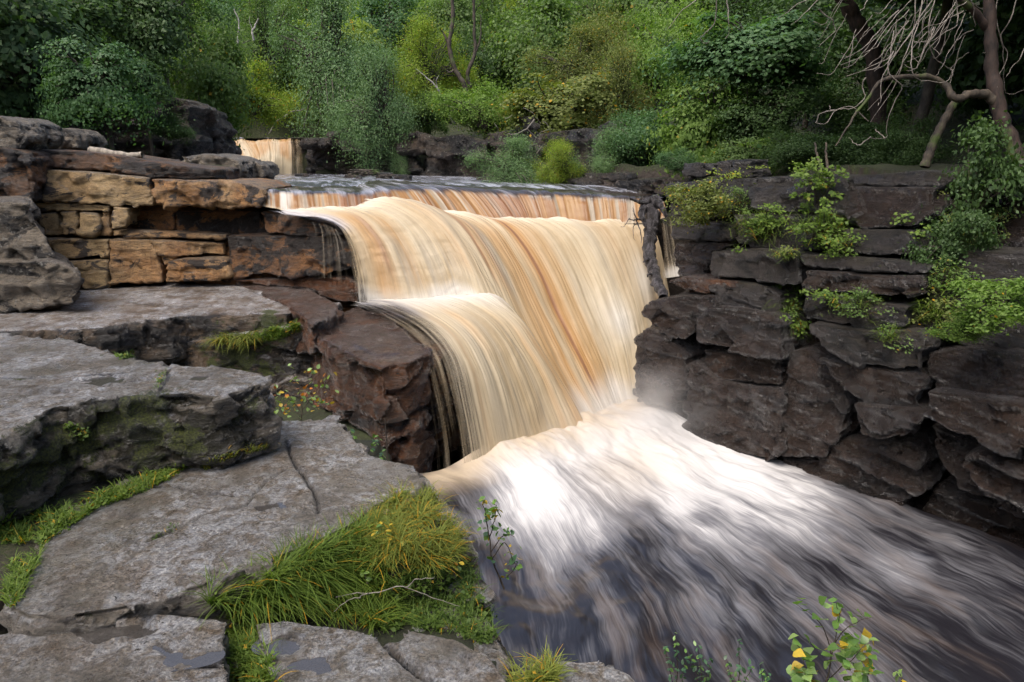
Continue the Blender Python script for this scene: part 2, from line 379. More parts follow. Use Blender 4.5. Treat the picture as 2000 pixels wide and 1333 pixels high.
# ------------------------------------------------------------------ rock builder
ALLV, ALLF = [], []
_noff = 0
def rock_mesh(solids, voxel, smooth_n=3, amp=1.0, fac=0.5, fac_amp=0.35, strata=0.0, tilt=(0, 0), cracks=(), dips=(), seed=0, top_amp=1.0, mosspts=()):
    """solids: list of (front polygon (n,3), extrusion vector). Joined, re-gridded and weathered."""
    bm = bmesh.new()
    for poly, ex in solids:
        poly = np.asarray(poly, float); ex = np.asarray(ex, float)
        n = len(poly)
        a = [bm.verts.new(p) for p in poly]; b = [bm.verts.new(p + ex) for p in poly]
        f1 = bm.faces.new(a); f2 = bm.faces.new(b[::-1])
        for i in range(n): bm.faces.new((a[i], b[i], b[(i + 1) % n], a[(i + 1) % n]))
        bmesh.ops.triangulate(bm, faces=[f1, f2])
    bmesh.ops.recalc_face_normals(bm, faces=bm.faces)
    me = bpy.data.meshes.new('tmp'); bm.to_mesh(me); bm.free()
    ob = bpy.data.objects.new('tmp', me); COL.objects.link(ob)
    md = ob.modifiers.new('r', 'REMESH'); md.mode = 'VOXEL'; md.voxel_size = voxel; md.adaptivity = 0
    dg = bpy.context.evaluated_depsgraph_get(); dg.update()
    ev = ob.evaluated_get(dg).to_mesh()
    n = len(ev.vertices); V = np.empty(n * 3, np.float32); ev.vertices.foreach_get('co', V); V = V.reshape(-1, 3).astype(np.float64)
    nf = len(ev.polygons); tot = np.empty(nf, np.int32); ev.polygons.foreach_get('loop_total', tot)
    L = np.empty(int(tot.sum()), np.int32); ev.loops.foreach_get('vertex_index', L)
    ne = len(ev.edges); E = np.empty(ne * 2, np.int32); ev.edges.foreach_get('vertices', E); E = E.reshape(-1, 2)
    ob.evaluated_get(dg).to_mesh_clear(); bpy.data.objects.remove(ob); bpy.data.meshes.remove(me)
    F = L.reshape(-1, 4) if (tot == 4).all() else None
    if F is None:
        st = np.concatenate([[0], np.cumsum(tot)[:-1]]); q = tot == 4
        F4 = np.stack([L[st[q] + k] for k in range(4)], 1); T = np.stack([L[st[~q] + k] for k in (0, 1, 2, 2)], 1)
        F = F4
    deg = np.bincount(E.ravel(), minlength=n).astype(float)[:, None]; deg[deg == 0] = 1
    def lap(X):
        S = np.stack([np.bincount(E[:, 0], X[E[:, 1], k], n) + np.bincount(E[:, 1], X[E[:, 0], k], n) for k in range(3)], 1)
        return S / deg
    for _ in range(smooth_n): V = V * 0.4 + lap(V) * 0.6
    def normals(V):
        a = V[F[:, 2]] - V[F[:, 0]]; b = V[F[:, 3]] - V[F[:, 1]]; fn = np.cross(a, b)
        N = np.zeros_like(V)
        for k in range(4):
            for c in range(3): N[:, c] += np.bincount(F[:, k], fn[:, c], n)
        return N / (np.linalg.norm(N, axis=1)[:, None] + 1e-12)
    N = normals(V)
    for _ in range(4): N = lap(N)
    N /= np.linalg.norm(N, axis=1)[:, None] + 1e-12
    S = V + seed * 7.31
    up = np.clip(N[:, 2], 0, 1); side = 1 - np.abs(N[:, 2])
    d = fbm(S * 1.6, 4, 1) * 0.07 * amp
    fv, fe = facets(S / fac * np.array([1, 1, 1.5]), 4)
    d = d + fv * fac_amp * fac * 0.35 * np.where(up > 0.6, 0.25 * top_amp, 1.0)
    d = d - np.exp(-(fe / 0.06) ** 2) * 0.03 * amp * fac * side
    if fac > 0.2:
        fv2, fe2 = facets(S / (fac * 0.36) * np.array([1, 1, 1.6]), 31)
        d = d + fv2 * fac_amp * fac * 0.12 * np.where(up > 0.6, 0.2, 1.0)
    d = d + fbm(S * 9, 4, 7, 0.6) * 0.022 * amp * (0.35 + 0.65 * side)
    d = d + fbm(S * 40, 3, 17, 0.6) * 0.005 * amp
    if strata:
        zz = V[:, 2] + V[:, 0] * tilt[0] + V[:, 1] * tilt[1] + fbm(S * 0.9, 3, 23) * 0.08
        q = np.stack([zz * 7.0, S[:, 0] * 0.35, S[:, 1] * 0.35], 1)
        v = vnoise(q, 3); d = d + strata * 0.09 * np.sign(v) * np.abs(v) ** 0.4 * side
        q[:, 0] = zz * 19
        v = vnoise(q, 6); d = d + strata * 0.03 * np.sign(v) * np.abs(v) ** 0.5 * side
    V = V + N * d[:, None] * np.where(up > 0.6, 0.45 * top_amp, 1.0)[:, None]
    crack = np.zeros(n)
    for path, wd, dp in cracks:
        Pp = smooth_path(path, 40, 0.02, len(path) + seed); best = np.full(n, 1e9)
        for i in range(len(Pp) - 1):
            a, b = Pp[i], Pp[i + 1]; ab = b - a
            tt = np.clip(((V - a)[:, :2] @ ab[:2]) / (ab[:2] @ ab[:2] + 1e-12), 0, 1)
            best = np.minimum(best, np.linalg.norm((V - a - tt[:, None] * ab)[:, :2], axis=1))
        wj = wd * (0.7 + 0.6 * np.abs(fbm(S * 14, 2, 5)))
        k = np.exp(-(best / wj) ** 2) * (up > 0.3); V = V - N * (k * dp)[:, None]; crack = np.maximum(crack, np.clip(k * 1.6 - 0.5, 0, 1))
    for c, rx, ry, dp in dips:
        q = ((V[:, 0] - c[0]) / rx) ** 2 + ((V[:, 1] - c[1]) / ry) ** 2 + fbm(S * 11, 4, 41) * 2.2
        V[:, 2] -= np.where(up > 0.5, dp * (1 - sstep(0.2, 1.6, q)), 0)
    moss = fbm(S * 1.1, 4, 51) * 0.5 + (side > 0.5) * 0.25
    for c, r, a in mosspts:
        moss = moss + a * np.exp(-((V - c) ** 2).sum(1) / r ** 2)
    return V, F, {'crack': crack, 'moss': moss}
def rock(name, solids, mat, parent=None, voxel=0.03, label=None, cat='rock', group=None, kind=None, collide=True, **kw):
    global _noff
    V, F, at = rock_mesh(solids, voxel, **kw)
    o = mk(name, V, F, mat, parent=parent, attrs=at)
    if label: tag(o, label, None if parent is not None else cat, group, kind)
    if collide:
        ALLV.append(V); ALLF.append(F + _noff); _noff += len(V)
    return o
def flat(pts, z): return [UZ(x, y, z) for x, y in pts]
def face(pts, df): return [U(x, y, df(x, y) if callable(df) else df) for x, y in pts]
def interp(xs, ys): return lambda v: float(np.interp(v, xs, ys))
DOWN = lambda h: (0, 0, -h)

# ------------------------------------------------------------------ left foreground slabs
ZC = -1.5
c3 = lambda L, z=ZC: [UZ(x, y, z) for x, y in L]
slabB = rock('rock_ledge', [(flat([(-260, 640), (0, 655), (150, 670), (285, 710), (430, 718), (508, 729), (524, 745), (470, 760), (420, 776), (364, 769), (298, 772), (238, 776), (182, 781), (140, 792), (105, 797), (52, 820), (0, 848), (-80, 880), (-330, 840)], -1.10), DOWN(0.43)),
             (flat([(-200, 700), (140, 720), (500, 745), (520, 760), (420, 800), (300, 800), (180, 812), (0, 880), (-200, 900)], -1.2), DOWN(0.36))], M['mossy'],
    voxel=0.0125, smooth_n=2, amp=0.75, fac=0.3, fac_amp=0.6, strata=0.4, seed=2, top_amp=0.8,
    label='thick grey ledge with a flat wet top and a moss covered front edge', cat='rock ledge',
    cracks=[(c3([(325, 718), (320, 745), (305, 775)], -1.1), 0.016, 0.03), (c3([(0, 740), (120, 735), (260, 725)], -1.1), 0.012, 0.012)],
    dips=[(UZ(225, 738, -1.1), 0.16, 0.10, 0.025), (UZ(390, 739, -1.1), 0.05, 0.05, 0.02), (UZ(90, 770, -1.1), 0.1, 0.04, 0.02)],
    mosspts=[(UZ(300, 830, -1.25), 0.35, 0.7), (UZ(150, 900, -1.3), 0.4, 0.5), (UZ(40, 960, -1.4), 0.3, 0.5)])
slabC = rock('rock_ledge', [(flat([(500, 800), (535, 824), (620, 819), (668, 830), (702, 880), (750, 893), (812, 905), (826, 930), (800, 958), (735, 985), (690, 1022), (640, 1046), (560, 1080), (500, 1100), (400, 1140), (330, 1158), (250, 1182), (130, 1203), (60, 1204), (14, 1180), (60, 1105), (95, 1055), (160, 985), (300, 900), (420, 840)], ZC), DOWN(0.26)),
             (flat([(560, 850), (700, 890), (815, 925), (690, 1000), (400, 1120), (100, 1190), (200, 1000)], -1.6), DOWN(0.35))], M['slab'],
    voxel=0.0105, smooth_n=2, amp=0.75, fac=0.3, fac_amp=0.55, strata=0.45, seed=4, top_amp=0.9,
    label='long pale grey slab with thin cracks and a small puddle', cat='rock ledge',
    cracks=[(c3([(562, 862), (570, 890), (595, 935), (612, 975), (618, 1000)]), 0.012, 0.03), (c3([(556, 925), (520, 940), (495, 965), (470, 990), (410, 1000), (330, 1040), (290, 1055)]), 0.012, 0.03), (c3([(290, 948), (350, 952), (400, 965), (460, 972)]), 0.010, 0.025)],
    dips=[(UZ(537, 986, ZC), 0.075, 0.05, 0.03), (UZ(240, 1010, ZC), 0.12, 0.05, 0.02)],
    mosspts=[(UZ(800, 940, -1.55), 0.12, 1.2), (UZ(700, 1020, -1.6), 0.25, 0.9), (UZ(400, 1150, -1.6), 0.3, 0.7)])
slabD = rock('rock_ledge', [(flat([(-200, 1290), (20, 1228), (130, 1200), (230, 1190), (330, 1194), (452, 1206), (440, 1246), (446, 1300), (470, 1400), (440, 1560), (-250, 1600)], -1.555), DOWN(0.3))], M['slab'],
    voxel=0.0105, smooth_n=2, amp=0.75, fac=0.3, fac_amp=0.55, strata=0.45, seed=6, top_amp=0.7,
    label='flat wet slab in front of the long pale slab, holding a broad shallow puddle', cat='rock ledge',
    dips=[(UZ(225, 1234, -1.555), 0.12, 0.05, 0.03), (UZ(390, 1290, -1.555), 0.12, 0.07, 0.02)], cracks=[(c3([(300, 1262), (360, 1285), (430, 1290)], -1.555), 0.012, 0.012)], mosspts=[(UZ(100, 1215, -1.62), 0.15, 0.5)])
slabE = rock('rock_ledge', [(flat([(492, 1212), (560, 1205), (640, 1218), (700, 1226), (745, 1244), (775, 1250), (800, 1226), (900, 1246), (960, 1278), (1000, 1330), (1020, 1420), (1020, 1600), (560, 1600), (560, 1400), (530, 1330), (505, 1270)], -1.60), DOWN(0.35))], M['slab'],
    voxel=0.0105, smooth_n=2, amp=0.75, fac=0.3, fac_amp=0.55, strata=0.45, seed=9, top_amp=0.7,
    label='grey slab beside the grass with two small puddles on its left end', cat='rock ledge',
    cracks=[(c3([(745, 1245), (790, 1290), (860, 1340)], -1.6), 0.012, 0.03)],
    dips=[(UZ(556, 1258, -1.6), 0.07, 0.055, 0.028), (UZ(612, 1298, -1.6), 0.09, 0.04, 0.025), (UZ(880, 1300, -1.6), 0.1, 0.05, 0.018)], mosspts=[(UZ(760, 1240, -1.62), 0.1, 0.9)])
rock('rock', [(flat([(1020, 1345), (1040, 1305), (1100, 1285), (1165, 1287), (1230, 1310), (1265, 1350), (1240, 1440), (1050, 1450)], -1.59), DOWN(0.4))], M['slab'], voxel=0.011, smooth_n=4, amp=0.6, fac=0.25, fac_amp=0.5, seed=11,
    label='rounded pale rock at the very edge of the bank above the dark pool')
rock('rock', [(flat([(-150, 1050), (0, 1058), (72, 1058), (58, 1090), (30, 1130), (0, 1152), (-150, 1150)], -1.58), DOWN(0.25))], M['slab'], voxel=0.012, smooth_n=3, amp=0.7, fac=0.25, fac_amp=0.5, seed=12,
    label='small grey slab between the mossy ledge and the long pale slab')
rock('rock', [(flat([(-150, 1190), (0, 1172), (40, 1190), (90, 1215), (0, 1250), (-150, 1270)], -1.70), DOWN(0.2))], M['slab'], voxel=0.012, smooth_n=3, amp=0.7, fac=0.25, fac_amp=0.5, seed=13,
    label='low brown stained slab wedged beside the broad puddle slab')
rock('rock', [(flat([(845, 965), (868, 978), (892, 1005), (918, 1038), (920, 1060), (885, 1055), (850, 1035), (832, 990)], -1.62), DOWN(0.9))], M['slab'], voxel=0.012, smooth_n=3, amp=0.8, fac=0.2, fac_amp=0.7, seed=14, strata=0.2,
    label='narrow upright rock on the outer side of the grassy mound above the pool')
rock('rock', [(flat([(890, 1075), (925, 1085), (935, 1120), (950, 1165), (900, 1180), (870, 1120)], -1.74), DOWN(1.2))], M['mossy'], voxel=0.013, smooth_n=3, amp=0.9, fac=0.2, fac_amp=0.8, seed=15, strata=0.2,
    label='dark mossy rock beneath the shrub that leans over the pool')
rock('rock', [(flat([(780, 1190), (850, 1175), (950, 1200), (985, 1260), (1000, 1340), (900, 1270), (800, 1240)], -1.78), DOWN(1.2))], M['mossy'], voxel=0.016, smooth_n=3, amp=0.9, fac=0.2, fac_amp=0.8, seed=16,
    label='dark broken rock face at the bank edge behind the two puddle slab')

t = NT('mossy_soil'); P = t.pos()
c = t.mix(t.ramp(t.noise(P, 9, 7, 0.7), 0.4, 0.6), (0.022, 0.015, 0.009), (0.035, 0.042, 0.008))
c = t.mix(t.ramp(t.noise(P, 40, 6, 0.7), 0.45, 0.65, 0, 0.7), c, (0.075, 0.06, 0.035))
M['soil'] = t.done(t.bsdf(Base_Color=c, Roughness=0.9, Normal=t.bump(t.noise(P, 30, 8, 0.75), 1.0, 0.04)))
rock('earth_bank', [(flat([(380, 1240), (400, 1150), (520, 1070), (640, 1030), (720, 1020), (850, 1060), (905, 1090), (945, 1165), (975, 1240), (1000, 1340), (900, 1340), (500, 1340), (400, 1340)], -1.80), DOWN(0.9)),
     (flat([(690, 1035), (745, 990), (805, 960), (850, 975), (885, 1030), (900, 1085), (850, 1110), (760, 1110), (700, 1080)], -1.62), DOWN(0.5)),
     (flat([(720, 1030), (790, 985), (840, 1000), (860, 1050), (780, 1080)], -1.54), DOWN(0.3)),
     (flat([(-100, 1060), (0, 1000), (150, 960), (330, 890), (380, 905), (200, 990), (100, 1060), (20, 1160), (-100, 1200)], -1.53), DOWN(0.3)),
     (flat([(430, 1180), (520, 1190), (560, 1340), (450, 1340)], -1.74), DOWN(0.3))], M['soil'], voxel=0.018, smooth_n=5, amp=0.9, fac=0.2, fac_amp=0.4, seed=17, kind='structure',
    label='dark mossy soil of the grassy bank between the slabs', cat=None)
# ------------------------------------------------------------------ left cliff, step by step
rock('rock_ledge', [(flat([(-200, 600), (60, 575), (170, 556), (450, 546), (520, 556), (560, 580), (590, 604), (560, 613), (460, 611), (370, 611), (320, 620), (265, 624), (190, 640), (100, 642), (0, 648), (-200, 660)], -2.05), DOWN(0.62)),
                    (flat([(-200, 620), (250, 640), (600, 618), (600, 600), (400, 560), (0, 590)], -2.4), DOWN(0.7))], M['ledge'], voxel=0.032, smooth_n=2, amp=1.0, fac=0.6, fac_amp=0.4, strata=0.3, seed=21,
    label='broad wet silvery ledge at the foot of the orange cliff', cat='rock ledge',
    cracks=[(c3([(250, 590), (330, 597), (420, 600)], -2.05), 0.03, 0.03), (c3([(455, 560), (520, 580), (575, 600)], -2.05), 0.03, 0.05)], mosspts=[(U(520, 655, 9.4), 0.6, 1.0)])
rock('rock_ledge', [(flat([(470, 556), (560, 556), (620, 570), (655, 590), (660, 604), (640, 622), (606, 632), (588, 612), (540, 585)], -2.02), DOWN(0.45))], M['brown'], voxel=0.028, smooth_n=3, amp=0.9, fac=0.4, fac_amp=0.5, seed=22,
    label='small rounded brown ledge beside the foot of the waterfall', cat='rock ledge')
rock('rock', [(face([(260, 690), (420, 660), (600, 632), (612, 690), (620, 760), (560, 900), (430, 900), (260, 800)], lambda x, y: 9.3 - (y - 690) * 0.0012), (0.1, 1.6, 0))], M['ledge'], voxel=0.035, smooth_n=2, amp=1.2, fac=0.7, fac_amp=0.5, strata=0.4, seed=23,
    label='brown rock face with moss and small plants under the silvery ledge', mosspts=[(U(440, 690, 9.3), 0.7, 1.2), (U(520, 650, 9.3), 0.5, 1.2)])
rock('boulder', [(flat([(596, 640), (640, 618), (700, 600), (770, 626), (835, 688), (800, 705), (742, 716), (680, 690), (622, 655)], -2.24), DOWN(1.75))], M['brown'], voxel=0.026, smooth_n=2, amp=1.0, fac=0.9, fac_amp=0.45, strata=0.1, seed=24,
    label='big square wet brown block below the ledge where the water spills', cat='boulder')
CL = interp([-100, 0, 160, 450, 520, 690], [10.6, 10.8, 11.2, 11.55, 11.3, 10.75])
def dcl(x, y): return CL(x) + 0.0016 * (560 - y)
def cblock(pts, mat, off=0.0, dep=1.3, **kw):
    k = dict(voxel=0.03, smooth_n=2, amp=0.7, fac=0.45, fac_amp=0.3, strata=0.15); k.update(kw)
    return [(face(pts, lambda x, y: dcl(x, y) + off), (-0.1, dep, 0))], mat, k
cliff = empty('cliff', U(300, 560, 11.6)); tag(cliff, 'orange and tan layered sandstone cliff to the left of the main waterfall', 'cliff')
CB = [
 cblock([(58, 290), (110, 293), (180, 297), (235, 303), (290, 312), (292, 332), (230, 338), (150, 332), (80, 327), (58, 322)], M['brownor'], 0.10, seed=31, strata=0.5),
 cblock([(200, 318), (290, 314), (345, 322), (420, 330), (424, 352), (360, 352), (290, 346), (210, 335)], M['brownor'], 0.0, seed=32, strata=0.5),
 cblock([(88, 331), (160, 334), (230, 342), (292, 348), (300, 404), (250, 404), (170, 398), (84, 393)], M['tan'], -0.05, seed=33),
 cblock([(290, 349), (380, 354), (450, 353), (490, 358), (513, 370), (516, 388), (505, 404), (440, 409), (300, 405)], M['orange'], -0.25, dep=1.8, seed=34, smooth_n=4, fac_amp=0.45, amp=1.0),
 cblock([(60, 322), (86, 330), (82, 392), (62, 390)], M['orange'], 0.1, seed=35),
 cblock([(62, 394), (140, 397), (214, 402), (214, 413), (150, 414), (110, 412), (72, 416)], M['tan'], 0.0, seed=36, strata=0.4),
 cblock([(74, 418), (108, 415), (118, 440), (122, 458), (84, 458)], M['tan'], 0.05, seed=37),
 cblock([(111, 414), (150, 412), (153, 440), (152, 460), (124, 459), (118, 436)], M['tan'], 0.0, seed=38),
 cblock([(154, 415), (185, 418), (194, 432), (193, 446), (180, 460), (155, 460)], M['tan'], -0.03, seed=39),
 cblock([(197, 415), (214, 415), (213, 462), (186, 461), (196, 447)], M['orange'], 0.04, seed=40),
 cblock([(217, 403), (245, 406), (251, 418), (247, 446), (219, 447)], M['tan'], -0.12, seed=41),
 cblock([(219, 451), (300, 452), (440, 458), (440, 467), (300, 468), (218, 464)], M['orange'], 0.02, seed=42, strata=0.5),
 cblock([(255, 411), (320, 409), (340, 414), (340, 452), (270, 450), (253, 446)], M['brownor'], 0.32, seed=43),
 cblock([(341, 411), (430, 411), (505, 411), (512, 424), (508, 458), (440, 457), (344, 453)], M['brownor'], 0.3, seed=44),
 cblock([(84, 466), (150, 466), (213, 468), (211, 504), (110, 508), (98, 490)], M['tan'], -0.02, seed=45),
 cblock([(110, 512), (211, 507), (207, 568), (160, 566), (135, 540)], M['tan'], -0.05, seed=46),
 cblock([(216, 467), (293, 468), (304, 490), (318, 530), (316, 552), (208, 556)], M['orange'], -0.03, seed=47),
 cblock([(297, 469), (436, 474), (440, 500), (350, 503), (322, 520), (312, 500)], M['orange'], 0.02, seed=48),
 cblock([(325, 512), (355, 506), (438, 504), (456, 540), (420, 550), (322, 554)], M['orange'], -0.10, seed=49),
 cblock([(440, 462), (560, 458), (660, 462), (690, 478), (700, 528), (640, 536), (540, 540), (458, 544), (443, 510)], M['brownor'], 0.0, seed=50, amp=1.0, fac_amp=0.45, smooth_n=3),
 cblock([(510, 414), (580, 421), (652, 437), (672, 460), (600, 461), (515, 458)], M['brownor'], -0.05, seed=51, amp=0.9, smooth_n=3, strata=0.4),
 cblock([(430, 546), (560, 545), (680, 540), (704, 560), (700, 592), (655, 588), (600, 566), (500, 556)], M['brown'], 0.1, seed=52, strata=0.3),
 cblock([(-120, 300), (0, 286), (30, 290), (58, 300), (60, 392), (0, 394), (-120, 400)], M['brownor'], -0.4, seed=53, amp=1.2, fac_amp=0.5),
 cblock([(-120, 240), (0, 226), (28, 238), (52, 270), (40, 290), (0, 300), (-120, 310)], M['greylich'], -0.3, seed=54, amp=1.2, fac_amp=0.5),
]
for s, m, k in CB: rock('rock_block', s, m, parent=cliff, **k)
rock('rock_core', [(face([(-150, 300), (60, 300), (250, 325), (470, 362), (510, 420), (690, 470), (700, 640), (200, 640), (-150, 640)], lambda x, y: dcl(x, y) + 0.42), (-0.2, 1.3, 0))], M['brownor'], parent=cliff, voxel=0.06, smooth_n=2, amp=1.0, fac=0.8, fac_amp=0.4, seed=55)
rock('boulder', [(face([(-160, 400), (0, 391), (54, 391), (68, 425), (88, 458), (104, 500), (100, 520), (60, 522), (0, 515), (-160, 520)], 9.5), (-1.1, 1.5, 0.0)),
                 (face([(-160, 505), (50, 512), (100, 508), (145, 526), (159, 548), (156, 580), (130, 597), (60, 600), (0, 608), (-160, 610)], 9.35), (-1.0, 1.4, 0))], M['greylich'], voxel=0.026, smooth_n=5, amp=1.2, fac=0.7, fac_amp=0.4, strata=0.25, seed=57,
    label='large grey and black lichened boulder on the left end of the silvery ledge', cat='boulder')
rock('boulder', [(face([(84, 285), (80, 265), (100, 250), (130, 250), (148, 265), (152, 290), (120, 296)], 13.0), (0, 1.0, 0))], M['greylich'], voxel=0.035, smooth_n=6, amp=1.2, fac=0.4, fac_amp=0.6, seed=58,
    label='rounded lichen spotted boulder lying on top of the orange cliff', cat='boulder')
rock('boulder', [(face([(345, 325), (365, 308), (400, 300), (430, 304), (462, 312), (475, 335), (470, 352), (380, 352)], 14.0), (0, 1.2, 0))], M['greylich'], voxel=0.035, smooth_n=3, amp=1.6, fac=0.25, fac_amp=0.9, seed=59,
    label='rough black and grey boulder below the small upper waterfall, wider of the two', cat='boulder')
rock('boulder', [(face([(452, 330), (468, 318), (500, 316), (514, 325), (516, 345), (500, 352), (455, 352)], 14.8), (0, 1.0, 0))], M['greylich'], voxel=0.035, smooth_n=3, amp=1.4, fac=0.25, fac_amp=0.8, seed=60,
    label='small rough dark boulder touching the river beside the wider rough boulder', cat='boulder')
# driftwood log on the cliff
M['log'] = bark_mat('grey_driftwood', (0.12, 0.1, 0.08), (0.32, 0.28, 0.22))
V, F = tubes([(smooth_path([U(178, 294, 12.2), U(215, 300, 12.1), U(245, 304, 12.0), U(280, 302, 12.0)], 16, 0.03, 3), np.linspace(0.07, 0.05, 16))], 8)
tag(mk('log', V, F, M['log']), 'short grey driftwood log lying on the cliff top', 'log')

rock('rock', [(flat([(760, 704), (838, 696), (930, 670), (990, 645), (1020, 602), (850, 596), (700, 600)], -2.42), DOWN(1.5))], M['brown'], voxel=0.04, smooth_n=3, amp=1.0, fac=0.5, fac_amp=0.5, seed=25,
    label='dark wet rock face seen through the thin left edge of the falling water')
# ------------------------------------------------------------------ right wall of the gorge
WL = interp([1230, 1350, 1530, 1800, 2000, 2200], [9.6, 8.95, 7.9, 6.55, 5.85, 5.2])
def dw(x, y): return WL(x) + 0.0022 * max(0, 880 - y) + (0.0016 * max(0, 520 - y))
wall = empty('gorge_wall', U(1550, 930, 7.8)); tag(wall, 'dark wet layered rock wall on the right side of the gorge', 'rock wall')
def wb(pts, off=0.0, mat='dark', dep=1.2, **kw):
    k = dict(voxel=0.026, smooth_n=1, amp=0.55, fac=0.55, fac_amp=0.36, strata=0.5, tilt=(0.10, -0.05)); k.update(kw); k['smooth_n'] = min(k['smooth_n'], 2); k['amp'] = min(k['amp'], 0.9)
    rock('rock_block', [(face(pts, lambda x, y: dw(x, y) + off), (0.75 * dep, 0.7 * dep, 0))], M[mat], parent=wall, **k)
wb([(1238, 668), (1262, 640), (1300, 652), (1338, 700), (1345, 735), (1326, 790), (1262, 790), (1240, 765)], -0.1, seed=61, smooth_n=5)
wb([(1248, 780), (1330, 790), (1345, 860), (1300, 900), (1240, 880)], 0.25, seed=62)
wb([(1256, 606), (1282, 585), (1340, 578), (1392, 580), (1402, 594), (1372, 635), (1340, 662), (1306, 664), (1272, 628)], -0.15, seed=63, smooth_n=4, mat='dark')
wb([(1296, 552), (1330, 541), (1400, 546), (1440, 552), (1405, 570), (1378, 578), (1330, 572)], -0.1, seed=64, mat='brown')
wb([(1386, 492), (1470, 487), (1552, 490), (1560, 520), (1556, 558), (1470, 548), (1388, 536)], -0.1, mat='darkmoss', seed=65, smooth_n=2, strata=0.1)
wb([(1386, 556), (1440, 548), (1500, 560), (1524, 575), (1522, 610), (1460, 602), (1400, 590)], -0.05, mat='darkmoss', seed=66, smooth_n=4)
wb([(1352, 628), (1378, 604), (1405, 598), (1470, 606), (1516, 616), (1526, 650), (1524, 700), (1460, 692), (1362, 665)], -0.2, seed=67, smooth_n=4)
wb([(1368, 684), (1440, 692), (1526, 706), (1526, 755), (1460, 752), (1410, 740), (1372, 712)], -0.02, seed=68)
wb([(1348, 706), (1375, 720), (1410, 745), (1465, 758), (1524, 762), (1522, 880), (1500, 905), (1420, 885), (1340, 855)], -0.1, seed=69, fac=0.6)
wb([(1532, 690), (1570, 684), (1600, 712), (1640, 740), (1660, 790), (1640, 850), (1600, 900), (1528, 890), (1530, 780)], 0.0, seed=70)
wb([(1595, 700), (1650, 712), (1730, 722), (1792, 730), (1796, 775), (1780, 800), (1700, 790), (1630, 750)], -0.15, seed=71)
wb([(1660, 790), (1700, 792), (1776, 802), (1790, 815), (1770, 855), (1720, 862), (1676, 850)], -0.25, seed=72, smooth_n=4)
wb([(1640, 860), (1700, 868), (1780, 870), (1800, 960), (1740, 1000), (1560, 940), (1530, 896), (1610, 905)], 0.12, seed=73, amp=1.5, fac=0.3, strata=0.6)
wb([(1340, 862), (1420, 890), (1520, 910), (1620, 940), (1760, 1000), (1820, 1060), (1560, 990), (1400, 930)], 0.15, seed=74, amp=1.3)
wb([(1572, 500), (1660, 502), (1760, 512), (1806, 516), (1806, 530), (1740, 532), (1640, 526), (1572, 520)], -0.1, mat='darkmoss', seed=75, strata=0.5)
wb([(1568, 528), (1640, 532), (1740, 540), (1800, 540), (1802, 578), (1740, 584), (1650, 572), (1570, 566)], -0.15, mat='dark', seed=76)
wb([(1568, 574), (1650, 580), (1720, 592), (1776, 600), (1766, 640), (1690, 640), (1610, 634), (1572, 622)], -0.1, mat='darkmoss', seed=77)
wb([(1578, 632), (1640, 642), (1700, 648), (1790, 648), (1806, 680), (1800, 722), (1740, 722), (1660, 706), (1600, 672)], -0.22, mat='darkmoss', seed=78, smooth_n=4)
wb([(1812, 690), (1900, 680), (2080, 700), (2080, 800), (1950, 780), (1830, 762)], 0.0, seed=79)
wb([(1806, 765), (1870, 770), (1960, 786), (2080, 810), (2080, 900), (1960, 880), (1860, 850), (1800, 812)], -0.25, seed=80, strata=0.6, smooth_n=4)
wb([(1815, 830), (1880, 858), (1960, 890), (2080, 905), (2080, 1010), (1960, 1000), (1880, 960), (1830, 900)], 0.1, seed=81, strata=0.5)
wb([(1870, 900), (1920, 880), (2080, 900), (2080, 1010), (1990, 1004), (1920, 965)], -0.15, seed=82, smooth_n=4)
wb([(1820, 960), (1900, 980), (2080, 1020), (2080, 1200), (1900, 1110), (1780, 1040)], 0.25, seed=83)
wb([(1820, 500), (1900, 490), (2080, 500), (2080, 690), (1900, 680), (1820, 640)], 0.15, mat='darkmoss', seed=84)
wb([(1470, 346), (1560, 342), (1650, 345), (1662, 385), (1650, 412), (1560, 412), (1472, 416)], 0.15, mat='darkmoss', seed=85, smooth_n=2, strata=0.4)
wb([(1664, 345), (1800, 333), (1860, 345), (1840, 362), (1740, 362), (1666, 360)], 0.2, mat='darkmoss', seed=86, strata=0.3)
wb([(1664, 364), (1740, 366), (1830, 366), (1815, 420), (1780, 444), (1680, 446), (1662, 420)], 0.05, mat='dark', seed=87)
wb([(1650, 450), (1740, 450), (1812, 452), (1814, 500), (1740, 500), (1655, 496)], 0.0, mat='darkmoss', seed=88)
wb([(1440, 420), (1520, 418), (1648, 420), (1648, 490), (1540, 486), (1442, 480)], 0.12, mat='darkmoss', seed=89)
wb([(1300, 360), (1380, 350), (1466, 348), (1466, 410), (1380, 430), (1305, 425)], 0.3, mat='darkmoss', seed=90)
wb([(1310, 432), (1400, 432), (1436, 440), (1436, 466), (1400, 470), (1315, 468)], 0.35, mat='darkmoss', seed=91)
wb([(1318, 474), (1400, 474), (1436, 480), (1384, 496), (1384, 532), (1330, 535), (1312, 520)], 0.35, mat='dark', seed=92)
rock('rock_core', [(face([(1262, 640), (1335, 575), (1345, 440), (1480, 400), (1700, 380), (1850, 370), (2150, 380), (2150, 1250), (1900, 1100), (1500, 960), (1250, 930)], lambda x, y: dw(x, y) + 0.5), (1.0, 0.9, 0))], M['dark'], parent=wall, voxel=0.06, amp=1.2, fac=0.6, fac_amp=0.6, seed=93)
for i, (x0, y0, x1, y1) in enumerate([(1334, 318, 1366, 346), (1395, 312, 1425, 345), (1430, 310, 1466, 345)]):
    wb([(x0, y0 + 4), (x1, y0), (x1 + 3, y1), (x0, y1)], 0.5, mat='darkmoss', seed=94 + i, dep=0.6)

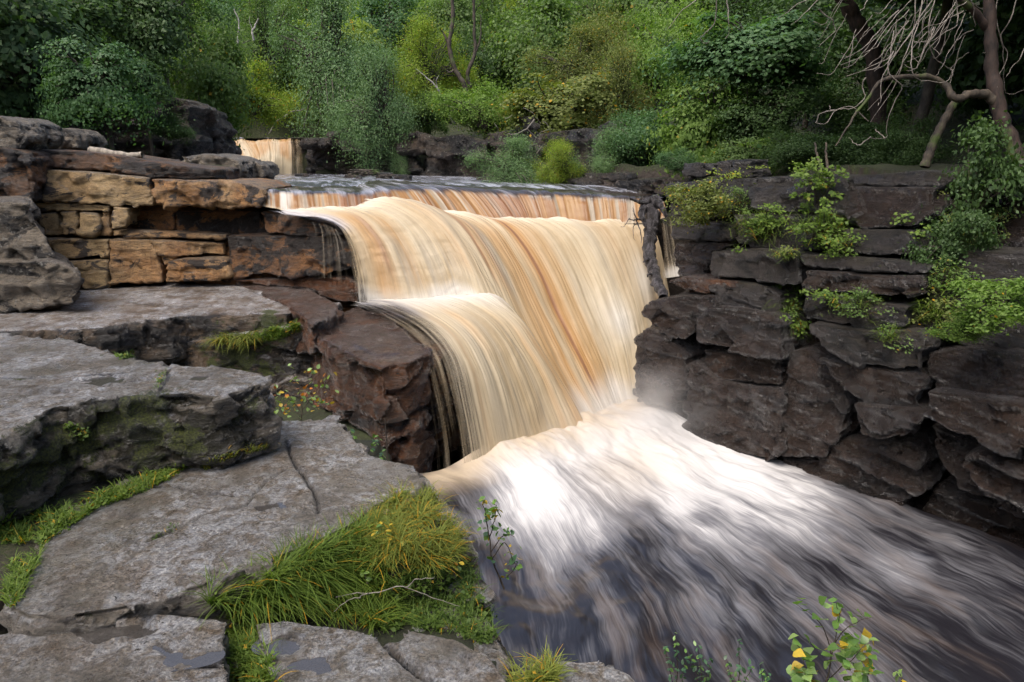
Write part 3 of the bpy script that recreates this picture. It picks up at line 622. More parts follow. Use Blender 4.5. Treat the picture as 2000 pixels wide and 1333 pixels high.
# ------------------------------------------------------------------ far cliffs
far_l = empty('cliff', U(300, 330, 20)); tag(far_l, 'dark shaded rock cliff under trees behind the orange cliff', 'cliff')
def fb(parent, pts, d, dep=1.5, **kw):
    k = dict(voxel=0.07, smooth_n=2, amp=1.6, fac=0.8, fac_amp=0.6, strata=0.8); k.update(kw)
    rock('rock_block', [(face(pts, d), (0, dep, 0))], M['farcliff'], parent=parent, **k)
fb(far_l, [(130, 215), (230, 200), (300, 215), (300, 330), (140, 320)], 19, seed=101)
fb(far_l, [(296, 195), (345, 190), (372, 200), (372, 262), (340, 276), (300, 275)], 19.5, seed=102)
fb(far_l, [(290, 270), (345, 268), (372, 262), (372, 300), (345, 308), (295, 296)], 19.2, seed=103)
fb(far_l, [(374, 205), (405, 215), (425, 262), (430, 330), (376, 330)], 21, seed=104)
fb(far_l, [(-100, 215), (60, 205), (130, 220), (130, 330), (-100, 330)], 18, seed=105)
far_m = empty('cliff', U(760, 345, 27)); tag(far_m, 'dark undercut cliff running right from the small upper waterfall', 'cliff')
FM = interp([590, 700, 930, 1060, 1320], [29.3, 28.2, 24.5, 20.0, 15.0])
for i, (pts, off) in enumerate([
    ([(592, 270), (640, 268), (705, 270), (705, 282), (592, 284)], -0.3), ([(598, 286), (650, 284), (690, 288), (700, 340), (598, 342)], 0.6),
    ([(640, 258), (700, 252), (745, 262), (750, 300), (700, 302), (655, 290)], -0.6), ([(700, 300), (800, 296), (830, 345), (700, 345)], 0.2),
    ([(745, 262), (820, 258), (850, 268), (852, 300), (760, 300)], 0.0), ([(850, 268), (900, 262), (950, 275), (950, 306), (850, 306)], -0.4),
    ([(830, 306), (890, 304), (950, 306), (950, 352), (830, 350)], 0.2), ([(950, 262), (1010, 250), (1060, 262), (1060, 345), (950, 352)], 0.3),
    ([(1005, 228), (1045, 226), (1052, 258), (1010, 262)], 0.0), ([(1058, 262), (1130, 250), (1200, 255), (1200, 345), (1060, 345)], 0.6),
    ([(1190, 235), (1260, 225), (1330, 250), (1330, 350), (1195, 345)], 0.8)]):
    fb(far_m, pts, (lambda o: (lambda x, y: FM(x) + o))(off), seed=110 + i, dep=1.6)
# shelf rocks along the right side of the river
shelf = empty('rock_shelf', U(1100, 360, 15)); tag(shelf, 'low dark rock shelf under the bushes on the far bank of the river', 'rock shelf')
SH = interp([930, 1100, 1250, 1330], [18.5, 16.0, 13.9, 12.6])
for i, pts in enumerate([[(930, 348), (1000, 344), (1030, 350), (1030, 364), (935, 358)], [(1025, 344), (1060, 340), (1110, 346), (1115, 366), (1025, 366)],
                         [(1110, 350), (1150, 346), (1200, 350), (1200, 372), (1112, 368)], [(1140, 340), (1240, 336), (1240, 352), (1145, 352)],
                         [(1200, 352), (1262, 350), (1330, 348), (1335, 372), (1290, 382), (1240, 378), (1200, 374)]]):
    fb(shelf, pts, (lambda x, y: SH(x) + 0.1), seed=130 + i, dep=1.6, voxel=0.045, fac=0.35, amp=1.3)
STN = [((515, 356), (540, 342), (575, 340), (600, 350), (560, 356)), ]
for i, (x, y, w, d, lab) in enumerate([(590, 345, 34, 22, 'flat grey river stone nearest the foot of the small upper waterfall'), (688, 347, 36, 20, 'pale topped river stone beside the tangle of sticks'),
                                  (700, 350, 16, 18.5, 'tiny round brown stone in the river below the tangle of sticks'), (752, 346, 30, 19, 'pointed dark river stone just right of the tangle of sticks'), (790, 350, 38, 18.2, 'long low dark river stone, furthest right in the row of stones')]):
    r = w * d / 1333 / 2; c = U(x, y, d); a = np.linspace(0, 2 * math.pi, 8, endpoint=False)
    rock('stone', [([c + np.array([math.cos(q) * r, math.sin(q) * r * 0.6, 0.11]) for q in a], DOWN(0.6))], M['farcliff'], voxel=0.04, smooth_n=3, amp=1.6, fac=0.3, fac_amp=0.8, seed=140 + i, label=lab, cat='stone', group='stones in the upper river')
# ------------------------------------------------------------------ water
def interp_streams(streams, nu, nv):
    S = np.stack([smooth_path([U(*p) for p in s], nv) for s in streams])       # K,nv,3
    K = len(S)
    out = np.empty((nu, nv, 3))
    Q = np.concatenate([2 * S[:1] - S[1:2], S, 2 * S[-1:] - S[-2:-1]])
    tt = np.linspace(0, K - 1 - 1e-6, nu); i = tt.astype(int); f = (tt - i)[:, None, None]
    a, b, c, d = Q[i], Q[i + 1], Q[i + 2], Q[i + 3]
    return 0.5 * ((2 * b) + (-a + c) * f + (2 * a - 5 * b + 4 * c - d) * f ** 2 + (-a + 3 * b - 3 * c + d) * f ** 3)
def sheet_faces(nu, nv):
    i = np.arange(nu - 1)[:, None] * nv + np.arange(nv - 1)[None, :]
    return np.stack([i, i + nv, i + nv + 1, i + 1], -1).reshape(-1, 4)
def grid_normals(G):
    du = np.gradient(G, axis=0); dv = np.gradient(G, axis=1); n = np.cross(du, dv)
    return n / (np.linalg.norm(n, axis=2)[..., None] + 1e-12)
def water_mat(name, fu=40, fv=0.6, spec=0.35, bump=0.006, con=0.16):
    t = NT(name)
    uv = t.n('ShaderNodeUVMap').outputs[0]
    col = t.attr('col', 'Color'); al = t.attr('alpha'); rg = t.attr('rgh')
    st = t.noise(t.mapv(uv, (fu, fv, 1)), 1.0, 5, 0.65, 0.25)
    st2 = t.noise(t.mapv(uv, (fu * 0.25, fv * 0.6, 1), (4, 4, 0)), 1.0, 4, 0.6, 0.3)
    c = t.mix(t.ramp(st, 0.3, 0.7, con, 0), col, t.mix(1.0, col, (0.62, 0.56, 0.48), 'MULTIPLY'))
    c = t.mix(t.ramp(st, 0.55, 0.75, 0, con * 0.9), c, (0.58, 0.53, 0.45))
    a = t.math('ADD', al, t.math('MULTIPLY', t.math('SUBTRACT', t.math('ADD', t.math('MULTIPLY', st, 0.5), t.math('MULTIPLY', st2, 0.5)), 0.5), 2.2))
    a = t.mixf(t.ramp(al, 0.75, 1.0), t.math('MULTIPLY', t.ramp(a, 0.25, 1.0), t.ramp(al, 0.0, 0.25)), 1.0)
    h = t.math('ADD', st, st2)
    b = t.bsdf(Base_Color=c, Roughness=rg, Alpha=a, Specular_IOR_Level=spec, Normal=t.bump(h, 0.5, bump))
    tr = t.n('ShaderNodeBsdfTranslucent', ins={0: c}).outputs[0]
    return t.done(b)
M['fall'] = water_mat('peaty_falling_water')
CREAM = np.array([0.45, 0.37, 0.245]); WHITE = np.array([0.55, 0.52, 0.46]); TAN = np.array([0.35, 0.245, 0.12]); AMB = np.array([0.20, 0.085, 0.018]); RED = np.array([0.26, 0.075, 0.035]); GREY = np.array([0.27, 0.235, 0.175]); DARK = np.array([0.035, 0.026, 0.02]); ORG = np.array([0.38, 0.21, 0.075])
def lerp(a, b, t): return a + (b - a) * t[..., None]
def curtain(name, streams, nu, nv, paint, parent, disp=0.03, lump=0.04, mat='fall', seed=0):
    G = interp_streams(streams, nu, nv)
    wu = np.concatenate([[0], np.cumsum(np.linalg.norm(np.diff(G[:, nv // 2], axis=0), axis=1))])
    lv = np.concatenate([[0], np.cumsum(np.linalg.norm(np.diff(G[nu // 2], axis=0), axis=1))])
    Uu, Vv = np.meshgrid(wu, lv, indexing='ij')
    u = Uu / wu[-1]; v = Vv / lv[-1]
    q = lambda fu, fv, s: fbm(np.stack([Uu.ravel() * fu, Vv.ravel() * fv, np.full(Uu.size, s * 1.7)], 1), 4, s + seed).reshape(Uu.shape)
    n1 = q(9, 0.35, 1); n2 = q(2.2, 0.3, 2); n3 = q(28, 0.5, 3)
    N = grid_normals(G)
    G = G + N * (disp * (n1 + 0.3 * n3) + lump * n2 + 0.02 * q(2, 2, 9))[..., None]
    col, alpha, rgh, off = paint(u, v, n1, n2, n3, q)
    if off is not None: G = G + off
    A = {'col': np.concatenate([col.reshape(-1, 3), np.ones((u.size, 1))], 1), 'alpha': np.clip(alpha, 0, 1).ravel(), 'rgh': rgh.ravel()}
    return mk(name, G.reshape(-1, 3), sheet_faces(nu, nv), M[mat], parent=parent, attrs=A, uv=np.stack([Uu.ravel(), Vv.ravel()], 1))
wf = empty('waterfall', U(1050, 870, 8.9)); tag(wf, 'wide peat brown waterfall dropping in creamy curtains over rock steps into the foaming pool', 'waterfall')

# upper lip: thin amber sheet
lipx = [(498, 368, 398, 4, 11.9, 11.4), (560, 370, 410, 6, 11.9, 11.4), (640, 371, 413, 10, 12.0, 11.5), (700, 371, 417, 14, 12.2, 11.6), (745, 364, 412, 40, 12.7, 12.1), (800, 361, 418, 62, 12.9, 12.3),
        (850, 363, 426, 74, 13.0, 12.4), (905, 366, 432, 80, 13.0, 12.4), (960, 369, 434, 62, 12.95, 12.4), (1020, 371, 434, 34, 12.9, 12.4), (1100, 374, 434, 20, 12.8, 12.3), (1180, 378, 434, 12, 12.65, 12.2), (1245, 383, 432, 8, 12.5, 12.1), (1290, 388, 420, 14, 12.3, 12.05)]
st = []
for x, yt, yb, sl, d0, d1 in lipx:
    P0 = (x - sl * 0.8, yt - 8.0 if x > 720 else yt - 7, d0 + 2.3)
    H = yb + 4 - yt
    st.append([P0, (x - sl * 0.45, yt - 3.2, d0 + 0.9), (x - sl * 0.12, yt - 0.4, d0 + 0.22)] + [(x + sl * (0.15 + 0.85 * g), yt + H * g ** 1.6, d0 - (d0 - d1) * g) for g in (0.25, 0.5, 0.72, 0.88, 1.0)])
def paint1(u, v, n1, n2, n3, q):
    fall = sstep(0.77, 0.83, v + n1 * 0.05 + n3 * 0.02)
    px = np.interp(u[:, :1] * (len(lipx) - 1), range(len(lipx)), [l[0] for l in lipx]) + 0 * u
    s = np.clip(n1 * 1.7 + 0.5 + n3 * 0.7, 0, 1)
    c = lerp(AMB * np.ones(u.shape + (3,)), np.array([0.30, 0.165, 0.055]), s)
    c = lerp(c, GREY, np.clip(q(20, 0.3, 6) * 2.4, 0, 0.8))
    redz = np.exp(-((px - 700) / 45) ** 2) + np.exp(-((px - 955) / 55) ** 2)
    c = lerp(c, np.array([0.17, 0.065, 0.03]), np.clip(redz * 0.6, 0, 1))
    lw = np.clip(np.exp(-((px - 530) / 55) ** 2), 0, 1) * sstep(-0.2, 0.3, n1)
    c = lerp(c, WHITE, lw * 0.9)
    top = lerp(DARK * np.ones(u.shape + (3,)), np.array([0.42, 0.42, 0.46]), np.clip(sstep(0.05, 0.55, q(3.0, 0.5, 11) + 0.25 * n3) * 0.7 * (1 - 0.6 * sstep(1000, 1200, px)), 0, 1))  # silvery blue streaks paint the sky's reflection on the smooth lip
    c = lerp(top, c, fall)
    c = lerp(c, CREAM, sstep(0.97, 1.0, v + 0.02 * n3) * 0.6)
    return c, np.ones(u.shape), 0.22 + 0.2 * fall, None
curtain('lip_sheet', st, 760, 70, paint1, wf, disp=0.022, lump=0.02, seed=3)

# main plunge
T2 = [
 [(505, 400, 11.2), (560, 413, 11.0), (615, 425, 10.85), (655, 441, 10.6), (677, 480, 10.4), (689, 530, 10.3), (697, 592, 10.25)],
 [(590, 404, 11.35), (640, 408, 11.15), (685, 426, 10.95), (719, 462, 10.7), (742, 515, 10.5), (762, 596, 10.3)],
 [(680, 404, 11.6), (725, 404, 11.4), (775, 424, 11.1), (812, 465, 10.9), (843, 525, 10.6), (865, 592, 10.35)],
 [(728, 388, 12.0), (775, 384, 11.8), (842, 416, 11.35), (890, 466, 11.0), (922, 526, 10.7), (945, 592, 10.4)],
 [(800, 404, 12.5), (860, 408, 12.1), (925, 436, 11.6), (962, 484, 11.2), (1000, 560, 10.9), (1060, 690, 10.3), (1130, 815, 9.7)],
 [(880, 420, 12.5), (930, 418, 12.2), (985, 446, 11.8), (1035, 516, 11.4), (1080, 608, 11.0), (1130, 710, 10.5), (1180, 812, 10.0)],
 [(970, 428, 12.5), (1012, 426, 12.2), (1062, 456, 11.85), (1105, 526, 11.5), (1140, 608, 11.1), (1180, 700, 10.7), (1218, 812, 10.2)],
 [(1070, 430, 12.5), (1102, 428, 12.2), (1147, 456, 11.95), (1185, 526, 11.6), (1215, 608, 11.2), (1238, 700, 10.8), (1255, 812, 10.3)],
 [(1170, 428, 12.4), (1197, 429, 12.2), (1228, 456, 12.0), (1253, 526, 11.7), (1271, 608, 11.3), (1286, 700, 10.9), (1296, 812, 10.4)],
 [(1256, 424, 12.2), (1268, 434, 12.1), (1283, 460, 12.0), (1298, 526, 11.8), (1312, 608, 11.5), (1325, 700, 11.2), (1335, 812, 10.8)],
]
def bands(u, v, keys, bend=0.0):
    out = np.zeros(u.shape)
    for c, w, a, v0, v1 in keys: out += a * np.exp(-((u - c - bend * v) / w) ** 2) * sstep(v0 - 0.08, v0 + 0.1, v) * (1 - sstep(v1 - 0.1, v1 + 0.1, v))
    return out
def paint2(u, v, n1, n2, n3, q):
    base = lerp(CREAM * np.ones(u.shape + (3,)), TAN, np.clip(0.22 + n1 * 0.35 + n2 * 1.1 + 0.8 * q(4.5, 0.3, 18), 0, 0.85) * sstep(0.05, 0.35, v))
    ob = bands(u, v, [(0.075, 0.03, 0.85, 0.25, 1.1), (0.145, 0.02, 0.6, 0.3, 0.9), (0.405, 0.03, 0.8, 0.2, 0.62), (0.50, 0.05, 0.75, 0.25, 1.0), (0.60, 0.026, 1.1, 0.02, 1.0), (0.645, 0.05, 0.55, 0.2, 0.9), (0.30, 0.04, 0.35, 0.2, 0.8), (0.86, 0.03, 0.35, 0.1, 0.5), (0.95, 0.05, 0.35, 0.2, 0.9), (0.53, 0.012, 0.5, 0.3, 1.0)])
    base = lerp(base, ORG, np.clip(ob * (0.85 + 0.5 * n1), 0, 0.92))
    dk = bands(u, v, [(0.60, 0.007, 0.9, 0.1, 0.9), (0.09, 0.009, 0.5, 0.3, 0.8), (0.385, 0.010, 0.55, 0.25, 0.6), (0.435, 0.012, 0.45, 0.28, 0.6)])
    base = lerp(base, np.array([0.2, 0.09, 0.05]), np.clip(dk, 0, 0.8))
    gr = bands(u, v, [(0.20, 0.022, 0.6, 0.5, 1.0), (0.26, 0.02, 0.5, 0.55, 1.0), (0.45, 0.02, 0.8, 0.3, 0.62), (0.32, 0.012, 0.35, 0.2, 0.5), (0.72, 0.03, 0.35, 0.4, 0.8), (0.82, 0.02, 0.4, 0.15, 0.5), (0.125, 0.02, 0.4, 0.5, 0.95), (0.90, 0.02, 0.3, 0.5, 0.9)]) + np.clip(q(12, 0.25, 8), 0, 1) * 0.7 * sstep(0.2, 0.5, v)
    base = lerp(base, GREY, np.clip(gr * (0.8 + 0.7 * n3), 0, 0.75))
    foam = np.clip(1 - sstep(0.02, 0.22, v + 0.1 * n2), 0, 1)
    base = lerp(base, WHITE * np.array([1.0, 0.93, 0.82]), foam * 0.9)
    # splash on the ledge / rocks
    sp = sstep(0.86, 1.0, v + 0.12 * n2) + 0.8 * np.exp(-((u - 0.80) / 0.05) ** 2 - ((v - 0.62) / 0.1) ** 2) + 0.6 * np.exp(-((u - 0.93) / 0.04) ** 2 - ((v - 0.45) / 0.08) ** 2)
    base = lerp(base, WHITE * 0.96, np.clip(sp, 0, 0.85))
    # thin bluish film on the left shoulder
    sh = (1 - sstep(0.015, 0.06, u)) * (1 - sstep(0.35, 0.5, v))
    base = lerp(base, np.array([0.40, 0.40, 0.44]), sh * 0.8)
    alpha = np.minimum(1.0, 0.35 + sstep(0.0, 0.05, u + 0.02 * n3) * 0.8)
    alpha = alpha * sstep(0.0, 0.06, v + 0.05 * q(6, 3, 12) + 0.03 * q(20, 3, 13))
    bul = sstep(0.0, 0.07, v) * (1 - sstep(0.10, 0.25, v))
    off = np.zeros(u.shape + (3,)); off[..., 2] = bul * (0.05 * q(3.5, 0.8, 15) + 0.05 * q(9, 1.2, 16) - 0.03)
    return base, alpha, 0.55 + 0 * u, off
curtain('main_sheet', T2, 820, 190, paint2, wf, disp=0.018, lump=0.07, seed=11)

# lower left step
T3 = [
 [(668, 596, 10.3), (700, 604, 9.8), (738, 628, 9.1), (778, 662, 8.5), (804, 700, 8.12), (820, 770, 7.92), (832, 860, 7.82), (840, 955, 7.75)],
 [(672, 594, 10.3), (708, 600, 9.8), (750, 620, 9.1), (800, 654, 8.5), (836, 694, 8.1), (856, 760, 7.9), (874, 850, 7.8), (884, 945, 7.75)],
 [(700, 586, 10.45), (760, 594, 9.8), (820, 618, 9.1), (872, 652, 8.5), (905, 706, 8.15), (926, 780, 7.95), (942, 860, 7.85), (954, 945, 7.78)],
 [(780, 582, 10.5), (850, 590, 9.8), (915, 620, 9.2), (958, 668, 8.8), (988, 730, 8.5), (1012, 800, 8.3), (1028, 865, 8.2), (1042, 928, 8.1)],
 [(860, 576, 10.6), (925, 586, 10.1), (985, 624, 9.6), (1026, 680, 9.2), (1060, 745, 8.9), (1088, 815, 8.7), (1112, 890, 8.55)],
 [(925, 566, 10.65), (970, 582, 10.3), (1022, 632, 9.85), (1066, 700, 9.5), (1108, 770, 9.2), (1148, 842, 8.95), (1168, 874, 8.85)],
 [(958, 574, 10.7), (1000, 604, 10.45), (1044, 662, 10.1), (1090, 736, 9.75), (1136, 808, 9.5), (1182, 862, 9.35)],
]
def paint3(u, v, n1, n2, n3, q):
    base = lerp(CREAM * np.ones(u.shape + (3,)), TAN, np.clip(0.12 + n1 * 0.5 + n2 * 0.8 + 0.6 * q(4.5, 0.3, 18), 0, 0.8) * sstep(0.25, 0.5, v))
    gr = bands(u, v, [(0.16, 0.03, 0.5, 0.42, 0.95), (0.33, 0.03, 0.5, 0.5, 0.95), (0.47, 0.025, 0.55, 0.4, 0.95), (0.62, 0.03, 0.4, 0.45, 0.9)]) + np.clip(q(12, 0.25, 8), 0, 1) * 0.8 * sstep(0.3, 0.55, v)
    base = lerp(base, GREY * 1.15, np.clip(gr * (0.8 + 0.6 * n3), 0, 0.75))
    ob = bands(u, v, [(0.80, 0.05, 0.6, 0.5, 1.0), (0.70, 0.02, 0.4, 0.5, 1.0), (0.40, 0.03, 0.35, 0.3, 0.6), (0.25, 0.015, 0.3, 0.35, 0.9)])
    base = lerp(base, ORG * 1.15, np.clip(ob, 0, 0.8))
    foam = 1 - sstep(0.12, 0.42, v + 0.12 * n2)
    base = lerp(base, WHITE, np.clip(foam, 0, 0.9))
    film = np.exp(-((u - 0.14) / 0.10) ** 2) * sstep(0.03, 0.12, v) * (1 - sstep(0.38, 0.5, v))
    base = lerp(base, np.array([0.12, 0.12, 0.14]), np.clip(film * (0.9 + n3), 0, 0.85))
    base = lerp(base, WHITE, sstep(0.9, 1.0, v + 0.08 * n2) * 0.7)
    alpha = 0.12 + 0.28 * sstep(0.0, 0.12, u) + 0.75 * sstep(0.12, 0.27, u + 0.05 * n1) + 0.25 * (1 - sstep(0.2, 0.34, v)) * sstep(0.0, 0.1, u)
    alpha = alpha * sstep(0.0, 0.09, (1 - u) + 0.03 * n3)
    alpha = alpha * sstep(0.0, 0.14, v + 0.05 * n2 + 0.03 * n3)
    return base, alpha, 0.5 - 0.25 * film, None
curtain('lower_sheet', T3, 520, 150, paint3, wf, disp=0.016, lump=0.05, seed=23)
# thin trickles: over the brown shoulder on the left, and the small side fall right of the dead trunk
def paint_thin(a0):
    def f(u, v, n1, n2, n3, q):
        e = np.minimum(u, 1 - u)
        return lerp(CREAM * np.ones(u.shape + (3,)), np.array([0.3, 0.26, 0.2]), np.clip(0.35 + n1, 0, 0.9)), a0 * sstep(0, 0.15, e) * sstep(0, 0.05, v), 0.35 + 0 * u, None
    return f
curtain('side_trickle', [[(600, 428, 10.6), (606, 450, 10.5), (608, 500, 10.45), (606, 545, 10.4)], [(640, 438, 10.5), (650, 462, 10.4), (655, 500, 10.35), (658, 548, 10.3)], [(668, 450, 10.45), (684, 490, 10.35), (694, 530, 10.2), (700, 592, 10.1)]], 120, 60, paint_thin(0.30), wf, disp=0.01, lump=0.02, seed=31)
def paint_side(u, v, n1, n2, n3, q):
    c = lerp(CREAM * 0.8 * np.ones(u.shape + (3,)), np.array([0.30, 0.17, 0.07]), np.clip(0.3 + n1 * 1.2, 0, 0.9))
    c = lerp(c, WHITE * 0.9, sstep(0.75, 0.95, v)); return c, (0.45 + 0.35 * sstep(0.7, 0.95, v)) * sstep(0, 0.2, np.minimum(u, 1 - u)), 0.4 + 0 * u, None
sidef = empty('waterfall', U(1310, 535, 10.6)); tag(sidef, 'narrow side waterfall between the dead trunk and the dark rocks', 'waterfall')
curtain('side_sheet', [[(1285, 420, 11.6), (1290, 450, 11.2), (1292, 500, 11.0), (1290, 545, 10.9)], [(1305, 425, 11.5), (1308, 455, 11.1), (1318, 500, 10.9), (1330, 540, 10.6)], [(1316, 440, 11.4), (1324, 465, 11.1), (1328, 500, 10.9), (1362, 540, 10.5)]], 90, 60, paint_side, sidef, disp=0.02, lump=0.02, seed=37)

# small upper waterfall
uf = empty('waterfall', U(520, 340, 29)); tag(uf, 'small cream and amber waterfall in the distance at the head of the river', 'waterfall')
UF = [[(450, 271, 31.5), (452, 273, 30.2), (458, 282, 29.9), (468, 300, 29.6), (480, 325, 29.3), (486, 343, 29.2)], [(478, 272, 31.5), (480, 275, 30.2), (486, 284, 29.9), (494, 300, 29.6), (500, 322, 29.3), (502, 343, 29.2)],
      [(520, 272, 31.5), (521, 275, 30.2), (522, 284, 29.9), (524, 300, 29.6), (524, 322, 29.3), (524, 343, 29.2)], [(560, 271, 31.5), (560, 274, 30.2), (561, 284, 29.9), (562, 300, 29.7), (562, 322, 29.5), (562, 343, 29.4)],
      [(585, 271, 31.5), (586, 274, 30.2), (588, 284, 29.95), (590, 300, 29.8), (591, 322, 29.6), (592, 343, 29.5)]]
def paint_u(u, v, n1, n2, n3, q):
    c = lerp(CREAM * np.ones(u.shape + (3,)), ORG, np.clip(0.75 + q(3, 0.3, 4) * 1.8, 0, 0.98) * (1 - sstep(0.75, 0.95, v)))
    boil = sstep(0.0, 0.12, v - 0.58 - 0.35 * np.abs(u - 0.52) * 1.6 + 0.05 * n2)
    c = lerp(c, CREAM * 1.15, boil * 0.9)
    c = lerp(c, np.array([0.3, 0.3, 0.36]), 1 - sstep(0.25, 0.42, v + 0.06 * n1))
    al = np.where(u > 0.85, 0.5, 1.0) + 0 * v
    return c, al, 0.4 + 0 * u, None
M['fall_far'] = water_mat('far_falling_water', fu=9, fv=0.4, bump=0.05)
curtain('fall_sheet', UF, 130, 60, paint_u, uf, disp=0.05, lump=0.1, mat='fall_far', seed=41)
rock('rock_ledge', [(face([(592, 268), (452, 271), (440, 345), (600, 345)], 30.7), (0, 2, 0))], M['farcliff'], voxel=0.1, label='dark rock step behind the small upper waterfall', cat='rock ledge', seed=150, strata=0.5)

# river above the lip
t = NT('river_water'); P = t.pos()
fl = t.mapv(t.n('ShaderNodeVectorRotate', rotation_type='Z_AXIS', ins={'Vector': P, 'Angle': -0.38}).outputs[0], (1.6, 0.35, 1))
n1 = t.noise(fl, 2.2, 6, 0.65, 0.8); n2 = t.noise(t.mapv(fl, (3, 3, 1)), 2.5, 5, 0.6)
c = t.mix(t.ramp(n1, 0.40, 0.62, 0, 0.85), (0.04, 0.035, 0.035), (0.42, 0.44, 0.50))  # bluish streaks paint sky reflection and thin foam into the water colour
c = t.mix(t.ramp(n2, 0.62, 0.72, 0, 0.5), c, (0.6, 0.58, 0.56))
M['river'] = t.done(t.bsdf(Base_Color=c, Roughness=0.22, Normal=t.bump(t.math('ADD', n1, t.math('MULTIPLY', n2, 0.4)), 0.5, 0.08)))
rp = [(-4.5, 12.2), (-4.9, 13.5), (-6.2, 16), (-9.7, 21), (-13.3, 26.5), (-13.5, 30.4), (-8.2, 30.2), (-8.2, 29.9), (-3.6, 28.7), (-0.8, 24.7), (-0.6, 18.7), (1.6, 15.8), (3.2, 13.5), (3.0, 12.5)]
xs = np.arange(-14, 3.6, 0.12); ys = np.arange(13.3, 30.6, 0.14)
X, Y = np.meshgrid(xs, ys)
sl = np.interp(X / Y, [-0.35, -0.2, 0.25], [-0.375, -0.40, -0.50])
Z = sl + (Y - 13) * -0.006 + 0.02 * fbm(np.stack([X.ravel() * 2, Y.ravel() * 0.8, X.ravel() * 0], 1), 3, 5).reshape(X.shape) - 0.16 * (1 - sstep(13.2, 15.0, Y))
Z = np.where(Y > 15, np.maximum(Z, -0.50), Z)
keep = (seg_dist(X, Y, rp) < 0.35)
V = np.stack([X, Y, Z], -1).reshape(-1, 3); ny, nx = X.shape
i = np.arange(ny - 1)[:, None] * nx + np.arange(nx - 1)[None, :]
F = np.stack([i, i + 1, i + nx + 1, i + nx], -1).reshape(-1, 4)
F = F[keep.ravel()[F].all(1)]
used, inv = np.unique(F, return_inverse=True)
tag(mk('river', V[used], inv.reshape(-1, 4), M['river'], loc=(0, 0, 0)), 'smooth dark river sliding towards the top of the waterfall', kind='structure')
V, F = ground_grid(np.linspace(-15.5, -8.0, 20), np.linspace(30.3, 60, 30)); V[:, 2] = 0.98
tag(mk('upper_river', V, F, M['river'], loc=(0, 0, 0)), 'upper reach of the river above the small waterfall', kind='structure')

# plunge pool and the race below it
t = NT('pool_water'); uv = t.n('ShaderNodeUVMap').outputs[0]
foam = t.attr('foam'); tanw = t.attr('tanw')
wa = t.noise(t.mapv(uv, (1.3, 1.1, 1)), 1.0, 3, 0.5); wb_ = t.noise(t.mapv(uv, (1.3, 1.1, 1), (7, 7, 0)), 1.0, 3, 0.5)
wv = t.n('ShaderNodeVectorMath', operation='ADD', ins={0: uv, 1: t.n('ShaderNodeCombineXYZ', ins={0: t.math('MULTIPLY', wa, 0.26), 1: t.math('MULTIPLY', wb_, 0.6)}).outputs[0]}).outputs[0]
s0 = t.noise(t.mapv(wv, (1.2, 0.7, 1), (5, 5, 0)), 1.0, 3, 0.5)
s1 = t.noise(t.mapv(wv, (4.0, 0.9, 1)), 1.0, 4, 0.55)
s2 = t.noise(t.mapv(wv, (15, 1.3, 1), (3, 1, 0)), 1.0, 4, 0.6)
s3 = t.noise(t.mapv(wv, (60, 2.0, 1), (7, 2, 0)), 1.0, 3, 0.6)
tot = t.math('ADD', t.math('ADD', t.math('MULTIPLY', s1, 0.8), t.math('MULTIPLY', s2, 0.45)), t.math('ADD', t.math('MULTIPLY', s3, 0.45), t.math('MULTIPLY', s0, 0.8)))   # centred near 1.2
f = t.math('ADD', foam, t.math('MULTIPLY', t.math('SUBTRACT', tot, 1.25), 1.7))
c = t.mix(t.ramp(f, -0.1, 0.6), (0.014, 0.013, 0.016), (0.145, 0.143, 0.15))
c = t.mix(t.ramp(f, 0.4, 1.3), c, (0.53, 0.515, 0.495))
bw = t.math('MULTIPLY', t.ramp(s1, 0.5, 0.68), t.ramp(f, 0.95, 0.3))
c = t.mix(t.math('MULTIPLY', bw, 0.35), c, (0.10, 0.065, 0.042))
c = t.mix(t.math('MULTIPLY', tanw, t.ramp(s1, 0.25, 0.55, 0.45, 1.0)), c, (0.45, 0.36, 0.25))
M['pool'] = t.done(t.bsdf(Base_Color=c, Roughness=t.mixf(t.ramp(f, 0.2, 0.8), 0.28, 0.7), Normal=t.bump(t.math('ADD', s1, t.math('MULTIPLY', s2, 0.3)), 0.3, 0.06)))
ZP = -3.7
PS = [
 [(600, 925), (650, 955), (700, 1020), (730, 1100), (745, 1220), (755, 1333), (780, 1600), (800, 2400)],
 [(800, 925), (860, 952), (910, 1020), (945, 1100), (965, 1220), (985, 1333), (1010, 1600), (1030, 2400)],
 [(900, 915), (960, 955), (1015, 1030), (1060, 1120), (1100, 1230), (1130, 1333), (1230, 1650), (1330, 2500)],
 [(980, 895), (1050, 945), (1120, 1010), (1200, 1110), (1275, 1230), (1330, 1333), (1500, 1650), (1800, 2500)],
 [(1060, 870), (1130, 915), (1220, 970), (1330, 1060), (1470, 1190), (1600, 1333), (1850, 1600), (2400, 2300)],
 [(1130, 840), (1210, 880), (1320, 930), (1480, 1020), (1680, 1150), (1900, 1300), (2250, 1550), (3000, 2100)],
 [(1180, 815), (1275, 858), (1410, 905), (1600, 980), (1820, 1085), (2080, 1220), (2500, 1420), (3400, 1850)],
 [(1240, 790), (1350, 840), (1500, 890), (1700, 960), (1930, 1045), (2220, 1160), (2700, 1330), (3800, 1700)],
]
nu, nv = 460, 300
PP = [[UZ(x, min(y, 1900) if False else y, ZP) for x, y in s] for s in PS]
S = np.stack([smooth_path(s, nv) for s in PP]); K = len(S)
Q = np.concatenate([2 * S[:1] - S[1:2], S, 2 * S[-1:] - S[-2:-1]])
tt = np.linspace(0, K - 1 - 1e-6, nu); i = tt.astype(int); f = (tt - i)[:, None, None]
a, b, c_, d = Q[i], Q[i + 1], Q[i + 2], Q[i + 3]
